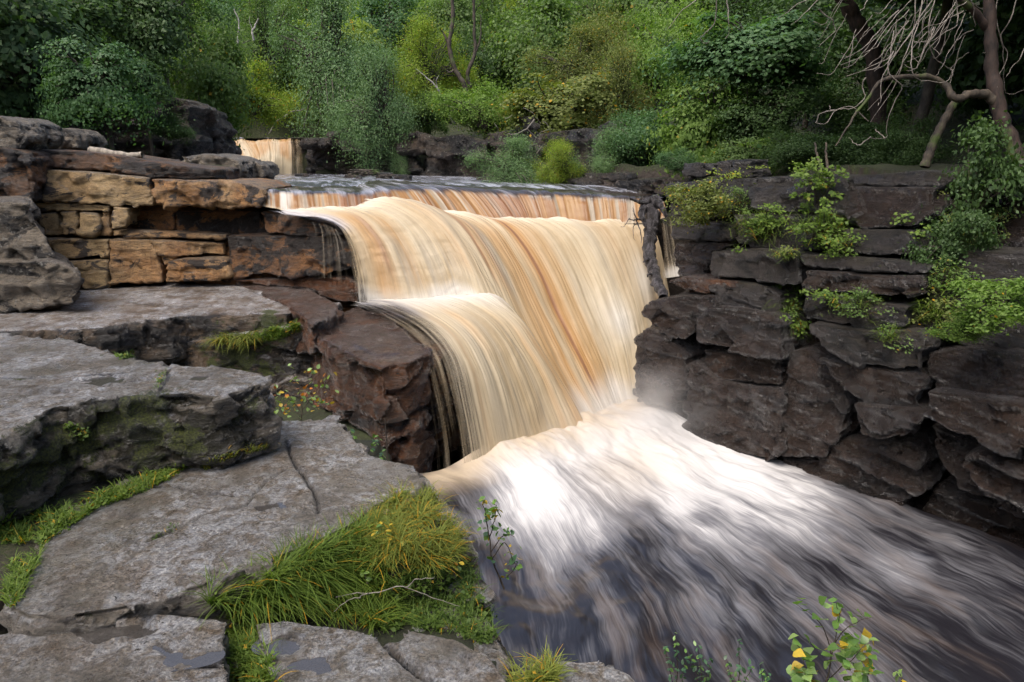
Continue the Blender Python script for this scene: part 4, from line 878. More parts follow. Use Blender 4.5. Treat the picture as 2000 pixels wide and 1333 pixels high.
G = 0.5 * ((2 * b) + (-a + c_) * f + (2 * a - 5 * b + 4 * c_ - d) * f ** 2 + (-a + 3 * b - 3 * c_ + d) * f ** 3)
u = np.clip(np.linspace(0, 1, nu) * 7 / 6 - 1 / 6, 0, 1)[:, None] + np.zeros((1, nv)); v = np.linspace(0, 1, nv)[None, :] + np.zeros((nu, 1))
mm = G[:, int(nv * 0.45)]; Uu = np.concatenate([[0], np.cumsum(np.linalg.norm(np.diff(mm, axis=0), axis=1))])[:, None] + 0 * v
Vv = np.cumsum(np.concatenate([np.zeros((nu, 1)), np.linalg.norm(np.diff(G, axis=1), axis=2)], 1), axis=1)
q = lambda fu, fv, s, o=4: fbm(np.stack([Uu.ravel() * fu, Vv.ravel() * fv, np.full(Uu.size, s * 1.3)], 1), o, s).reshape(Uu.shape)
dist = Vv
near = 1 - sstep(0.1, 2.4, dist)
G[..., 2] += 0.26 * near * sstep(0.05, 0.35, u) * (0.8 + 0.6 * q(1.2, 1.2, 2)) + (0.11 * q(1.1, 0.9, 5) + 0.035 * q(2.8, 1.6, 6)) * (1 - 0.35 * near)
foamA = 1.05 * (1 - sstep(0.2, 3.0, dist + 1.0 * q(0.9, 0.9, 9) - 1.3 * sstep(0.25, 0.75, u))) * (0.12 + 0.88 * sstep(0.05, 0.24, u))
foamA = foamA + 0.24 * np.exp(-((u - 0.80) / 0.20) ** 2) * (1 - sstep(2.5, 7, dist)) + 0.10 - 0.14 * np.exp(-((u - 0.98) / 0.06) ** 2)
foamA = foamA + 0.38 * q(0.9, 0.7, 12) - 0.16 * sstep(2.5, 5.5, dist) * (1 - sstep(0.45, 0.95, u))
tanA = (1 - sstep(0.1, 0.95, dist + 0.25 * q(1.5, 1.5, 14))) * 0.95 + 0.45 * np.exp(-((u - 0.62) / 0.18) ** 2 - ((dist - 1.3) / 0.6) ** 2)
tag(mk('plunge_pool', G.reshape(-1, 3), sheet_faces(nu, nv), M['pool'], loc=(0, 0, ZP), attrs={'foam': foamA.ravel(), 'tanw': tanA.ravel()}, uv=np.stack([Uu.ravel(), Vv.ravel()], 1)),
    'churning white and dark brown water racing away from the foot of the falls', kind='structure')
# ------------------------------------------------------------------ where a picture ray meets the built rocks and ground
_V = np.concatenate(ALLV + [GV]); _F = np.concatenate(ALLF + [GF + _noff])
bvh = BVHTree.FromPolygons(_V.astype(np.float32).tolist(), _F.tolist(), all_triangles=False)
def hit(px, py, far=80):
    r = ray(px, py); r = r / np.linalg.norm(r)
    h = bvh.ray_cast(Vector((0, 0, 0)), Vector(r), far)
    return (np.array(h[0]), np.array(h[1])) if h[0] is not None else None
def ground_z(x, y): return float(ground_h(np.array([[x]]), np.array([[y]]))[0, 0])
def below(x, y, z):
    h = bvh.ray_cast(Vector((x, y, z)), Vector((0, 0, -1)), 40)
    return float(h[0][2]) if h[0] is not None else ground_z(x, y)

# ------------------------------------------------------------------ leaves
def leaf_cloud(C, Nrm, size, jit=0.5, asp=0.55, r=None, droop=0.0):
    """one folded leaf (4 verts, 2 tris as one quad strip) per centre"""
    r = r or rng; n = len(C)
    a = r.normal(size=(n, 3)); Nn = Nrm + a * jit; Nn /= np.linalg.norm(Nn, axis=1)[:, None] + 1e-9
    D = r.normal(size=(n, 3)); D[:, 2] -= droop; D -= Nn * (D * Nn).sum(1)[:, None]; D /= np.linalg.norm(D, axis=1)[:, None] + 1e-9
    B = np.cross(Nn, D); s = (size * r.uniform(0.6, 1.35, n))[:, None]
    V = np.empty((n, 4, 3)); V[:, 0] = C - D * s * 0.5; V[:, 2] = C + D * s * 0.5
    V[:, 1] = C + B * s * asp * 0.5 + Nn * s * 0.08; V[:, 3] = C - B * s * asp * 0.5 + Nn * s * 0.08
    F = np.arange(n * 4).reshape(n, 4)
    rnd = np.repeat(r.uniform(0, 1, n), 4)
    return V.reshape(-1, 3), F, rnd
LM = {}
LM['deep'] = leaf_mat('deep_green_leaves', (0.042, 0.080, 0.026), (0.088, 0.150, 0.046), 0.4, 0.35)
LM['mid'] = leaf_mat('mid_green_leaves', (0.088, 0.150, 0.042), (0.17, 0.25, 0.075), 0.42, 0.45, 0.01)
LM['bright'] = leaf_mat('bright_green_leaves', (0.115, 0.195, 0.035), (0.21, 0.31, 0.07), 0.45, 0.42, 0.01)
LM['yellow'] = leaf_mat('yellow_green_leaves', (0.174, 0.246, 0.029), (0.304, 0.377, 0.058), 0.5, 0.4, 0.03)
LM['grey'] = leaf_mat('grey_green_leaves', (0.109, 0.189, 0.080), (0.189, 0.290, 0.123), 0.45, 0.3)
LM['blue'] = leaf_mat('cool_green_leaves', (0.060, 0.130, 0.050), (0.12, 0.21, 0.085), 0.4, 0.35)
LM['olive'] = leaf_mat('olive_leaves', (0.116, 0.145, 0.036), (0.217, 0.246, 0.072), 0.5, 0.35, 0.04)
BK = {'dark': bark_mat('dark_bark', (0.025, 0.02, 0.015), (0.07, 0.055, 0.04), moss=0.3), 'pale': bark_mat('pale_bark', (0.12, 0.105, 0.09), (0.27, 0.24, 0.2)),
      'brown': bark_mat('brown_bark', (0.022, 0.017, 0.012), (0.085, 0.065, 0.045), moss=0.25), 'red': bark_mat('reddish_bark', (0.014, 0.009, 0.007), (0.05, 0.03, 0.022), moss=0.1)}

def crown_variant(kind, seed, n):
    """unit crown (radius about 1), returns mesh datablock; twigs reach the leaf clumps"""
    r = np.random.default_rng(seed)
    if kind == 'bush':    nc, rs, fl, jit, sz, asp = 150, 0.20, 0.9, 0.9, 0.048, 0.55
    elif kind == 'layer': nc, rs, fl, jit, sz, asp = 130, 0.28, 0.22, 0.35, 0.066, 0.62
    elif kind == 'feather': nc, rs, fl, jit, sz, asp = 190, 0.18, 1.3, 1.0, 0.037, 0.45
    elif kind == 'near':  nc, rs, fl, jit, sz, asp = 70, 0.26, 0.6, 0.7, 0.085, 0.6
    else:                 nc, rs, fl, jit, sz, asp = 150, 0.23, 0.6, 0.6, 0.059, 0.58
    # uneven group of lobes, with gaps between them
    nb = 12
    B = r.normal(size=(nb, 3)); B /= np.linalg.norm(B, axis=1)[:, None]; B *= r.uniform(0.45, 0.95, (nb, 1)); B[0] = 0; B[:, 2] *= 0.95
    BR = r.uniform(0.18, 0.36, nb); BR[0] = 0.45
    C = []
    for k_ in range(nc):
        j = r.integers(nb) if k_ % 5 else 0
        d = r.normal(size=3); d /= np.linalg.norm(d)
        C.append(B[j] + d * BR[j] * r.uniform(0.3, 1.0) ** 0.4)
    C = np.array(C)
    per = r.dirichlet(np.ones(nc) * 1.6) * n; P, Nn = [], []
    tw = []
    for c, m in zip(C, per.astype(int)):
        out = c / (np.linalg.norm(c) + 1e-6) + np.array([0, 0, 0.7])
        q = r.normal(size=(m, 3)) * np.array([1, 1, fl]) * rs * r.uniform(0.5, 1.25)
        q *= (0.35 + 0.65 * r.uniform(size=(m, 1)))
        if kind == 'layer': q[:, 2] -= 0.35 * (q[:, 0] ** 2 + q[:, 1] ** 2) / rs
        if kind == 'feather': q[:, 2] -= np.abs(r.normal(size=m)) * 0.06
        P.append(c + q); Nn.append(np.tile(out, (m, 1)) + q * 2)
        if r.uniform() < 0.75: tw.append((smooth_path([c * 0.15 + np.array([0, 0, -0.35]), c * 0.55 + r.normal(size=3) * 0.06, c], 7), np.linspace(0.024, 0.006, 7)))
    P = np.concatenate(P); Nn = np.concatenate(Nn)
    Nn /= np.linalg.norm(Nn, axis=1)[:, None]
    V, F, rnd = leaf_cloud(P, Nn, sz, jit, asp, r)
    o = mk('crown', V, F, LM['mid'], loc=(0, 0, 0), attrs={'rnd': rnd}, smooth=False)
    TV, TF = tubes(tw, 4)
    o2 = mk('limbs', TV, TF, BK['dark'], loc=(0, 0, 0))
    me, me2 = o.data, o2.data
    bpy.data.objects.remove(o); bpy.data.objects.remove(o2)
    return me, me2
VAR = {k: [crown_variant(k, s + 100 * i, n) for i in range(c)] for k, s, n, c in (('bush', 1, 26000, 3), ('layer', 2, 19000, 3), ('feather', 3, 30000, 3), ('broad', 4, 21000, 3), ('near', 5, 6500, 3))}
for k in VAR:
    for a, b in VAR[k]:
        a.materials.clear(); a.materials.append(None)
_vc = {}
def tree(name, px, py, w, h, d, kind, mat, label, cat='tree', group=None, bark='dark', trunk=True, lean=(0, 0), depth=None, rot=None, variant=None):
    c = U(px, py, d); rx = w * d / 1333.0 / 2 * 1.08; rz = h * d / 1333.0 / 2 * 1.08; ry = depth or max(rx, rz) * 0.8
    gz = below(c[0], c[1] , c[2]); gz = min(gz, c[2] - rz * 0.4)
    base = np.array([c[0] + lean[0] * rz, c[1] + 0.2 * ry + lean[1], max(gz, c[2] - rz * 4) - 0.1])
    root = empty(name, base); tag(root, label, cat, group)
    i = _vc[kind] = _vc.get(kind, -1) + 1
    cm, lm = VAR[kind][(i if variant is None else variant) % 3]
    a = rot if rot is not None else i * 2.1 + 0.7
    bark = 'brown' if i % 2 else bark
    for nm, me, mt in (('crown', cm, LM[mat]), ('limbs', lm, BK[bark])):
        o = bpy.data.objects.new(nm, me); COL.objects.link(o); o.parent = root
        o.location = tuple(c - base); o.scale = (rx, ry, rz); o.rotation_euler = (0, 0, a)
        if nm == 'crown':
            o.material_slots[0].link = 'OBJECT'; o.material_slots[0].material = mt; o.scale = (rx * 1.04, ry, rz * 1.04)
            o.rotation_euler = (0, 0, 0) if abs(rx / ry - 1) > 0.5 else (0, 0, a)
        else:
            o.rotation_euler = (0, 0, 0) if abs(rx / ry - 1) > 0.5 else (0, 0, a)
    if trunk:
        top = c + np.array([0, 0, rz * 0.45]); m = (base + top) / 2 + np.array([rz * 0.08, 0, 0])
        r0 = max(0.05, rz * 0.055)
        V, F = tubes([(smooth_path([base, m, top], 14, rz * 0.05, i), np.linspace(r0, r0 * 0.35, 14))], 8)
        mk('trunk', V, F, BK[bark], parent=root)
    return root

TR = [
 # px py w h d kind mat label
 (40, 160, 330, 340, 18, 'layer', 'deep', 'dark layered broadleaf tree filling the upper left corner above the cliff'),
 (185, 150, 190, 170, 15.5, 'layer', 'blue', 'spreading bough with paler maple like leaves in front of the dark upper left trees'),
 (60, 20, 300, 200, 20, 'broad', 'deep', 'dark tree crown at the top left corner behind the layered broadleaf'),
 (300, 55, 230, 220, 22, 'broad', 'deep', 'dark green tree between the maple like bough and the tree above the shaded cliff'),
 (270, 160, 150, 110, 18, 'layer', 'deep', 'low dark tree hanging over the top of the shaded left cliff'),
 (395, 130, 190, 230, 25, 'broad', 'mid', 'mid green tree growing above the right end of the shaded left cliff'),
 (475, 195, 150, 140, 27, 'bush', 'yellow', 'yellow green hazel overhanging the left side of the small upper waterfall'),
 (520, 90, 150, 180, 36, 'feather', 'mid', 'soft green tree behind the hazel above the small upper waterfall'),
 (640, 110, 210, 240, 33, 'feather', 'grey', 'tall grey green tree with fine leaves right above the small upper waterfall'),
 (590, 215, 150, 90, 34, 'bush', 'yellow', 'low bright bush on the grassy bank right behind the small upper waterfall'),
 (735, 60, 170, 170, 40, 'broad', 'blue', 'bluish green tree behind the tall fine leaved tree near the top of the view'),
 (745, 215, 130, 210, 27, 'feather', 'grey', 'grey green willow hanging down over the undercut cliff to the river'),
 (830, 135, 170, 150, 29, 'feather', 'yellow', 'yellow green birch crown above the slender white trunk'),
 (830, 225, 110, 100, 28, 'bush', 'mid', 'rounded green bush on the cliff edge below the yellow green birch'),
 (890, 60, 150, 150, 38, 'broad', 'mid', 'mid green tree around the two crooked brown trunks'),
 (960, 130, 140, 120, 35, 'bush', 'deep', 'dark green hazel just right of the two crooked trunks'),
 (945, 225, 170, 120, 25, 'bush', 'bright', 'bright green bush at the cliff edge in the middle of the far bank'),
 (1050, 60, 200, 170, 37, 'broad', 'mid', 'large mid green tree at the top centre of the wooded hillside'),
 (1130, 130, 190, 130, 30, 'feather', 'olive', 'olive green tree with bare twigs showing through its crown'),
 (1110, 215, 230, 130, 22, 'layer', 'olive', 'wide layered yellowish tree leaning over the pale rock of the far bank'),
 (1210, 190, 170, 170, 21, 'feather', 'olive', 'olive fine leaved tree between the wide layered tree and the dark cascade of leaves'),
 (1240, 50, 180, 150, 40, 'feather', 'yellow', 'pale yellowish tree high on the slope right of centre'),
 (1260, 285, 190, 150, 16, 'bush', 'blue', 'dense blue green shrub reaching down to the rock shelf by the lip of the falls'),
 (1350, 120, 170, 170, 19, 'broad', 'bright', 'bright green hazel high on the slope above the leafy cascade'),
 (1390, 235, 190, 200, 14.5, 'layer', 'bright', 'bright green hazel cascading down to the mossy stones above the right wall'),
 (1480, 110, 330, 180, 14, 'layer', 'blue', 'broad elm like tree with flat layered dark sprays of leaves'),
 (1500, 235, 180, 130, 13.5, 'layer', 'deep', 'dark drooping bough below the elm like tree over the hollow'),
 (1600, 60, 240, 190, 16, 'broad', 'deep', 'dark tree crown behind the pale hanging twigs'),
 (1760, 70, 300, 230, 15, 'broad', 'deep', 'dark tree crown in deep shade behind the crooked bough'),
 (1950, 80, 220, 260, 12.5, 'broad', 'deep', 'dark tree crown in the upper right corner behind the big trunk'),
 (1700, 220, 260, 160, 15, 'bush', 'deep', 'dark undergrowth bush filling the hollow under the right hand trees'),
]
for px, py, w, h, d, k, m, lab in TR: tree('tree', px, py, w, h, d, k, m, lab, trunk=(px, py) not in ((475, 195), (590, 215), (520, 90)))
BU = [
 (1000, 322, 165, 92, 16.6, 'feather', 'grey', 'rounded grey green willow bush at the left end of the rock shelf'),
 (1095, 326, 130, 84, 16.2, 'feather', 'yellow', 'yellow green bush in the middle of the rock shelf'),
 (1190, 306, 140, 90, 16.0, 'feather', 'grey', 'grey green bush behind the dark rocks right of the yellow green bush'),
 (1375, 385, 150, 100, 9.7, 'near', 'olive', 'small leaved creeping shrub hanging over the dark rocks right of the side waterfall'),
 (1905, 370, 170, 250, 7.9, 'near', 'deep', 'tall dark ivy and bramble curtain beside the foot of the big trunk'),
 (1860, 470, 110, 160, 7.4, 'near', 'deep', 'dark brambles trailing down the upper right of the gorge wall'),
 (1960, 575, 220, 120, 6.1, 'near', 'bright', 'thick bright grassy bush bulging over the right end of the gorge wall'),
 (1880, 640, 110, 60, 6.3, 'near', 'bright', 'smaller lower lobe of greenery left of the thick bright grassy bush'),
 (330, 255, 90, 60, 18.3, 'bush', 'deep', 'small dark bush hanging on the face of the shaded left cliff'),
 (1560, 300, 150, 90, 11.5, 'bush', 'deep', 'dark bush in the shade directly behind the top of the gorge wall'),
 (1680, 300, 160, 90, 11.0, 'broad', 'deep', 'dark bush left of the leaning log in the hollow'),
 (1790, 290, 150, 110, 10.5, 'bush', 'deep', 'dark bush right behind the leaning log'),
 (1460, 300, 130, 80, 12.5, 'layer', 'mid', 'mid green bush behind the small mossy stones'),
 (1330, 322, 80, 60, 13.2, 'bush', 'blue', 'small bluish shrub beside the mossy stones'),
 (780, 305, 60, 60, 27, 'feather', 'grey', 'trailing grey green bush hanging lowest over the undercut cliff'),
]
for px, py, w, h, d, k, m, lab in BU: tree('shrub', px, py, w, h, d, k, m, lab, cat='shrub', trunk=False)
# the wood beyond, tree after tree up the slope
k = 0
mats = ['mid', 'deep', 'grey', 'bright', 'mid', 'yellow', 'blue', 'mid', 'olive']
seen = []
for py in range(-30, 240, 34):
    for px in range(-40, 2060, 74):
        j = rng.uniform(-1, 1, 4)
        x, y = px + j[0] * 34, py + j[1] * 18
        h_ = hit(x, y + 30)
        if h_ is None: continue
        P_ = h_[0]; dd = P_[1]
        if dd < 22 or P_[2] < 0.6: continue
        if any((P_[0] - q[0]) ** 2 + (P_[1] - q[1]) ** 2 < (1.5 + 0.045 * dd) ** 2 for q in seen): continue
        seen.append(P_); k += 1
        R_ = 1.9 + 0.02 * dd + abs(j[2]) * 1.2; w = 2 * R_ / dd * 1333 / 1.1
        dark = x > 1380 or x < 330  # both sides take deeper leaf colour, standing in for woodland shade
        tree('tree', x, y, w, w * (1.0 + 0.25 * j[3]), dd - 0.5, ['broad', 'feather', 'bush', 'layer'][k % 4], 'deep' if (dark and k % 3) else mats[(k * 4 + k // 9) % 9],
             'hillside tree in the dense green wood closing the view behind the falls', group='trees massed on the far hillside', trunk=(k % 2 == 0), bark='dark' if k % 3 else 'brown')
print('hill trees', k)
# trees added out of view to shade the gorge from both sides
for px, py, w, h, d, lab in [(-420, 60, 700, 520, 14, 'dark tree added beyond the left edge to shade the cliff'), (2350, 60, 700, 620, 10, 'dark tree added beyond the right edge to shade the gorge wall'), (1900, -260, 900, 420, 11, 'high dark canopy added above the big trunk to shade it'), (2500, -350, 900, 700, 8, 'canopy added for shade at the far end of the gorge wall')]:
    tree('tree', px, py, w, h, d, 'broad', 'deep', lab, group='trees added to shade the gorge')
# ------------------------------------------------------------------ dead wood, trunks and branches
def stick(name, pts, r0, r1, mat, parent=None, n=24, wob=0.02, sides=7, s=0, label=None, cat=None, group=None):
    P_ = smooth_path([U(*p) for p in pts], n, wob, s)
    V, F = tubes([(P_, np.linspace(r0, r1, n) * (1 + 0.12 * np.sin(np.arange(n) * 1.9 + s)))], sides)
    o = mk(name, V, F, mat, parent=parent)
    if label: tag(o, label, cat, group)
    return o
BK['wetwood'] = (lambda t: (lambda P, n: t.done(t.bsdf(Base_Color=t.mix(t.ramp(n, 0.45, 0.6), (0.015, 0.012, 0.011), (0.11, 0.10, 0.105)), Roughness=0.3, Normal=t.bump(n, 1.0, 0.06))))(t.pos(), t.noise(t.mapv(t.pos(), (1.6, 1.6, 0.14)), 15, 9, 0.75)))(NT('wet_dead_wood'))
BK['twig'] = bark_mat('pale_twig', (0.13, 0.11, 0.09), (0.32, 0.28, 0.24))
BK['white'] = bark_mat('white_birch_bark', (0.2, 0.18, 0.16), (0.42, 0.4, 0.36))
dt = empty('dead_tree', U(1295, 585, 10.0)); tag(dt, 'dead wet tree trunk standing root end up at the right edge of the main waterfall', 'dead tree')
stick('trunk', [(1268, 388, 11.5), (1272, 425, 11.3), (1270, 470, 11.1), (1274, 515, 10.8), (1284, 555, 10.3), (1297, 586, 9.95)], 0.135, 0.07, BK['wetwood'], dt, n=50, wob=0.05, sides=12, s=3)
for i, (pts, r0) in enumerate([([(1265, 395, 11.4), (1250, 396, 11.3), (1232, 388, 11.2)], 0.05), ([(1268, 392, 11.4), (1290, 402, 11.3), (1302, 425, 11.2)], 0.09), ([(1262, 400, 11.4), (1255, 420, 11.2), (1262, 445, 11.1)], 0.08),
        ([(1275, 390, 11.5), (1285, 385, 11.5), (1292, 392, 11.4)], 0.07), ([(1258, 425, 11.2), (1245, 430, 11.1), (1228, 428, 11.0)], 0.02), ([(1245, 430, 11.1), (1238, 415, 11.1), (1236, 405, 11.1)], 0.012), ([(1245, 432, 11.1), (1250, 455, 11.0), (1253, 475, 11.0)], 0.012),
        ([(1230, 428, 11.0), (1222, 440, 11.0), (1212, 444, 11.0)], 0.008), ([(1244, 436, 11.0), (1236, 450, 11), (1240, 470, 11)], 0.008), ([(1272, 508, 10.8), (1262, 508, 10.7), (1257, 514, 10.7)], 0.04), ([(1276, 538, 10.5), (1268, 536, 10.4), (1266, 542, 10.4)], 0.03),
        ([(1280, 548, 10.4), (1272, 556, 10.3), (1276, 560, 10.3)], 0.025), ([(1262, 410, 11.3), (1252, 408, 11.2), (1246, 418, 11.2), (1250, 428, 11.1)], 0.014)]):
    stick('root', pts, r0, r0 * 0.3, BK['wetwood'], dt, n=16, wob=0.03, s=i + 5)

bt = empty('tree', U(1985, 345, 8.4)); tag(bt, 'big dark leaning tree with a crooked bough and pale bare hanging twigs', 'tree')
stick('trunk', [(2010, 420, 8.2), (1990, 330, 8.3), (1972, 265, 8.4), (1948, 205, 8.5), (1938, 130, 8.6), (1932, 40, 8.7), (1920, -120, 8.9)], 0.105, 0.055, BK['red'], bt, n=40, wob=0.03, sides=12, s=2)
stick('bough', [(1950, 205, 8.5), (1925, 184, 8.5), (1895, 182, 8.45), (1868, 194, 8.4), (1845, 165, 8.5), (1812, 152, 8.5), (1760, 152, 8.4), (1722, 160, 8.4), (1690, 200, 8.4), (1660, 240, 8.3), (1632, 284, 8.3)], 0.058, 0.007, BK['brown'], bt, n=60, wob=0.03, sides=9, s=8)
stick('bough', [(1935, 60, 8.7), (1900, 20, 8.6), (1850, -20, 8.4), (1780, -60, 8.3)], 0.05, 0.02, BK['red'], bt, n=24, s=9)
tw = [[(1840, -20), (1780, 60), (1730, 140), (1722, 190), (1715, 208)], [(1790, -20), (1782, 60), (1762, 120), (1745, 175), (1700, 240)], [(1800, -10), (1790, 50), (1782, 110), (1780, 140), (1800, 158), (1840, 160), (1856, 150), (1858, 130)],
      [(1830, -10), (1815, 40), (1816, 90), (1835, 120), (1858, 132), (1875, 112), (1895, 105)], [(1858, 132), (1862, 145), (1858, 155)], [(1895, -10), (1902, 20), (1906, 50)], [(1890, 0), (1905, 10), (1928, 20)], [(1865, -20), (1870, 30), (1862, 55), (1820, 80), (1800, 85)],
      [(1700, 240), (1660, 210), (1630, 218), (1612, 240), (1590, 240)], [(1630, 218), (1600, 226), (1592, 240)], [(1745, 100), (1735, 140), (1760, 165), (1745, 200), (1730, 250), (1728, 270), (1700, 268)], [(1700, 268), (1680, 285), (1665, 280), (1658, 268)], [(1728, 270), (1715, 260), (1712, 252)],
      [(1690, 150), (1685, 175), (1686, 195), (1660, 212), (1625, 215), (1620, 205)], [(1745, 60), (1738, 110), (1700, 130), (1655, 150)], [(1700, -20), (1690, 10), (1680, 25)], [(1955, -20), (1945, 30), (1955, 80), (1962, 130), (1960, 170), (1975, 185), (2005, 175)], [(1985, -20), (1975, 40), (1958, 70), (1968, 110), (1950, 150), (1948, 170)],
      [(2010, 80), (1985, 120), (1962, 150)], [(1930, -10), (1938, 60), (1942, 75), (1925, 105), (1922, 100)], [(1660, -20), (1610, -5), (1570, 30), (1548, 48)], [(1620, -20), (1560, 10), (1520, 38)], [(1395, -20), (1345, 10), (1305, 55)], [(1420, -10), (1425, 40), (1418, 75)], [(1400, -20), (1396, 40), (1370, 75), (1372, 82), (1385, 82)],
      [(1600, 20), (1625, 45), (1630, 60), (1600, 90)], [(1755, 20), (1715, 60), (1690, 90), (1650, 115)], [(1880, 20), (1840, 45), (1815, 50), (1790, 70)], [(1825, 55), (1812, 85), (1800, 110)], [(1900, 60), (1870, 75), (1862, 100), (1850, 115)]]
rr = np.random.default_rng(5)
for i in range(34):
    x0, y0 = rr.uniform(1650, 1900), rr.uniform(-30, 70); L = rr.uniform(60, 150); dx = rr.uniform(-0.95, -0.15)
    tw.append([(x0, y0), (x0 + dx * L * 0.4, y0 + L * 0.35), (x0 + dx * L * 0.8, y0 + L * 0.8), (x0 + dx * L * 1.15, y0 + L * rr.uniform(0.7, 1.05))])
for i, pts in enumerate(tw):
    d0 = 8.0 + (i * 0.618 % 1) * 0.9
    stick('branch', [(x, y, d0 + 0.1 * math.sin(j + i)) for j, (x, y) in enumerate(pts)], 0.0075 if i < 30 else 0.0045, 0.0025, BK['twig'], bt, n=22, wob=0.03, sides=5, s=i + 3)
stick('log', [(1806, 326, 8.7), (1830, 265, 8.75), (1866, 196, 8.8)], 0.06, 0.045, BK['brown'], label='straight dead log leaning up against the crooked bough', cat='log', wob=0.01)
t2 = empty('tree', U(1700, 330, 12)); tag(t2, 'slanting dark trunk crossing behind the pale hanging twigs at the top', 'tree')
stick('trunk', [(1722, 340, 12), (1715, 200, 12), (1700, 95, 12), (1672, 40, 12), (1630, -30, 12)], 0.14, 0.11, BK['red'], t2, n=30, sides=9)
for i, (x, y, x2, y2) in enumerate([(1605, 330, 1590, 280), (1618, 330, 1612, 280)]):
    stick('stick', [(x, y, 9.3), ((x + x2) / 2, (y + y2) / 2, 9.4), (x2, y2, 9.5)], 0.02, 0.012, BK['brown'], label=['left one of two thin sticks rising from the dark hollow above the meadow plant', 'right one of two thin sticks rising from the dark hollow above the meadow plant'][i], cat='stick')
def slim(label, pts, r0, r1, mat, branches=(), cat='tree'):
    e = empty('tree', U(*pts[0])); tag(e, label, cat)
    stick('trunk', pts, r0, r1, BK[mat], e, n=30, wob=0.06, s=len(label))
    for j, b in enumerate(branches): stick('branch', b, r1 * 0.9, r1 * 0.3, BK[mat], e, n=12, wob=0.05, sides=5, s=j)
slim('slender white birch trunk forking under the yellow green crown', [(887, 243, 26.5), (873, 212, 26.4), (862, 185, 26.4), (848, 165, 26.3), (832, 150, 26.3)], 0.05, 0.02, 'white', [[(855, 172, 26.3), (853, 160, 26.3), (857, 148, 26.3)], [(845, 162, 26.3), (828, 145, 26.3), (812, 135, 26.3)]])
slim('crooked brown trunk, left one of the pair on the middle slope', [(915, 185, 28.5), (900, 155, 28.4), (885, 125, 28.4), (878, 90, 28.4), (884, 45, 28.4), (882, -20, 28.4)], 0.11, 0.07, 'brown', [[(888, 135, 28.4), (880, 142, 28.3), (872, 140, 28.3)], [(879, 95, 28.4), (870, 70, 28.4), (862, 60, 28.4)]])
slim('crooked brown trunk, right one of the pair on the middle slope', [(918, 170, 29), (912, 145, 29), (928, 105, 29), (926, 60, 29), (925, -20, 29)], 0.09, 0.05, 'brown', [[(930, 100, 29), (940, 70, 29), (938, 30, 29)]])
slim('bare white branch arching up from the grassy bank behind the small waterfall', [(525, 262, 29.5), (532, 248, 29.5), (548, 232, 29.5), (575, 218, 29.5), (595, 212, 29.5)], 0.03, 0.012, 'pale')
slim('pale dead stem among the trees above the small waterfall, left one', [(464, 85, 32), (466, 65, 32), (465, 40, 32), (458, 20, 32)], 0.05, 0.02, 'white')
slim('pale dead stem among the trees above the small waterfall, right one', [(494, 78, 32), (494, 58, 32), (502, 42, 32), (504, 36, 32)], 0.05, 0.02, 'white', [[(494, 60, 32), (489, 45, 32), (487, 32, 32)]])
slim('tangle of bare pale branches hanging before the pale rock on the far bank', [(1045, 232, 18.5), (1030, 250, 18.4), (1005, 262, 18.4), (988, 262, 18.4)], 0.02, 0.008, 'pale',
     [[(1030, 250, 18.4), (1050, 270, 18.4), (1062, 272, 18.4)], [(1060, 235, 18.4), (1075, 250, 18.4), (1052, 262, 18.4), (1040, 285, 18.4), (1026, 312, 18.3)], [(1000, 225, 18.4), (988, 232, 18.4), (984, 226, 18.4)], [(1050, 300, 18.3), (1065, 280, 18.3), (1085, 270, 18.3)], [(965, 240, 18.4), (972, 250, 18.4), (968, 262, 18.4)], [(1020, 210, 18.4), (1040, 222, 18.4), (1058, 240, 18.4)]], cat='dead branches')
e = empty('driftwood', U(720, 345, 19)); tag(e, 'tangle of driftwood sticks caught on the stones in the upper river', 'driftwood')
for i in range(16):
    x = rr.uniform(695, 760); y = 346 - rr.uniform(0, 12); a = rr.uniform(-0.5, 0.5)
    stick('stick', [(x - 18, y - 10 * a - 3, 19 + rr.uniform(-.3, .3)), (x, y - 2, 19), (x + 18, y + 8 * a, 19 + rr.uniform(-.3, .3))], 0.025, 0.008, BK['brown'], e, n=8, sides=5, s=i)

# ------------------------------------------------------------------ grass and ground cover
def in_poly(x, y, poly):
    c = False; n = len(poly)
    for i in range(n):
        x1, y1 = poly[i]; x2, y2 = poly[(i + 1) % n]
        if (y1 > y) != (y2 > y) and x < (x2 - x1) * (y - y1) / (y2 - y1) + x1: c = not c
    return c
def sample(poly, n, zmin=-9, zmax=9, r=None, maxd=99, clump=0.045):
    r = r or rng; xs = [p[0] for p in poly]; ys = [p[1] for p in poly]; out = []
    tries = 0
    while len(out) < n and tries < n * 14:
        tries += 1
        x, y = r.uniform(min(xs), max(xs)), r.uniform(min(ys), max(ys))
        if not in_poly(x, y, poly): continue
        h = hit(x, y)
        if clump is not None and vnoise(np.array([[x * clump, y * clump * 1.6, 3.3]]))[0] < r.uniform(-0.5, 0.25): continue
        if h is None or not (zmin < h[0][2] < zmax) or h[0][1] > maxd: continue
        out.append(h[0])
    return np.array(out)
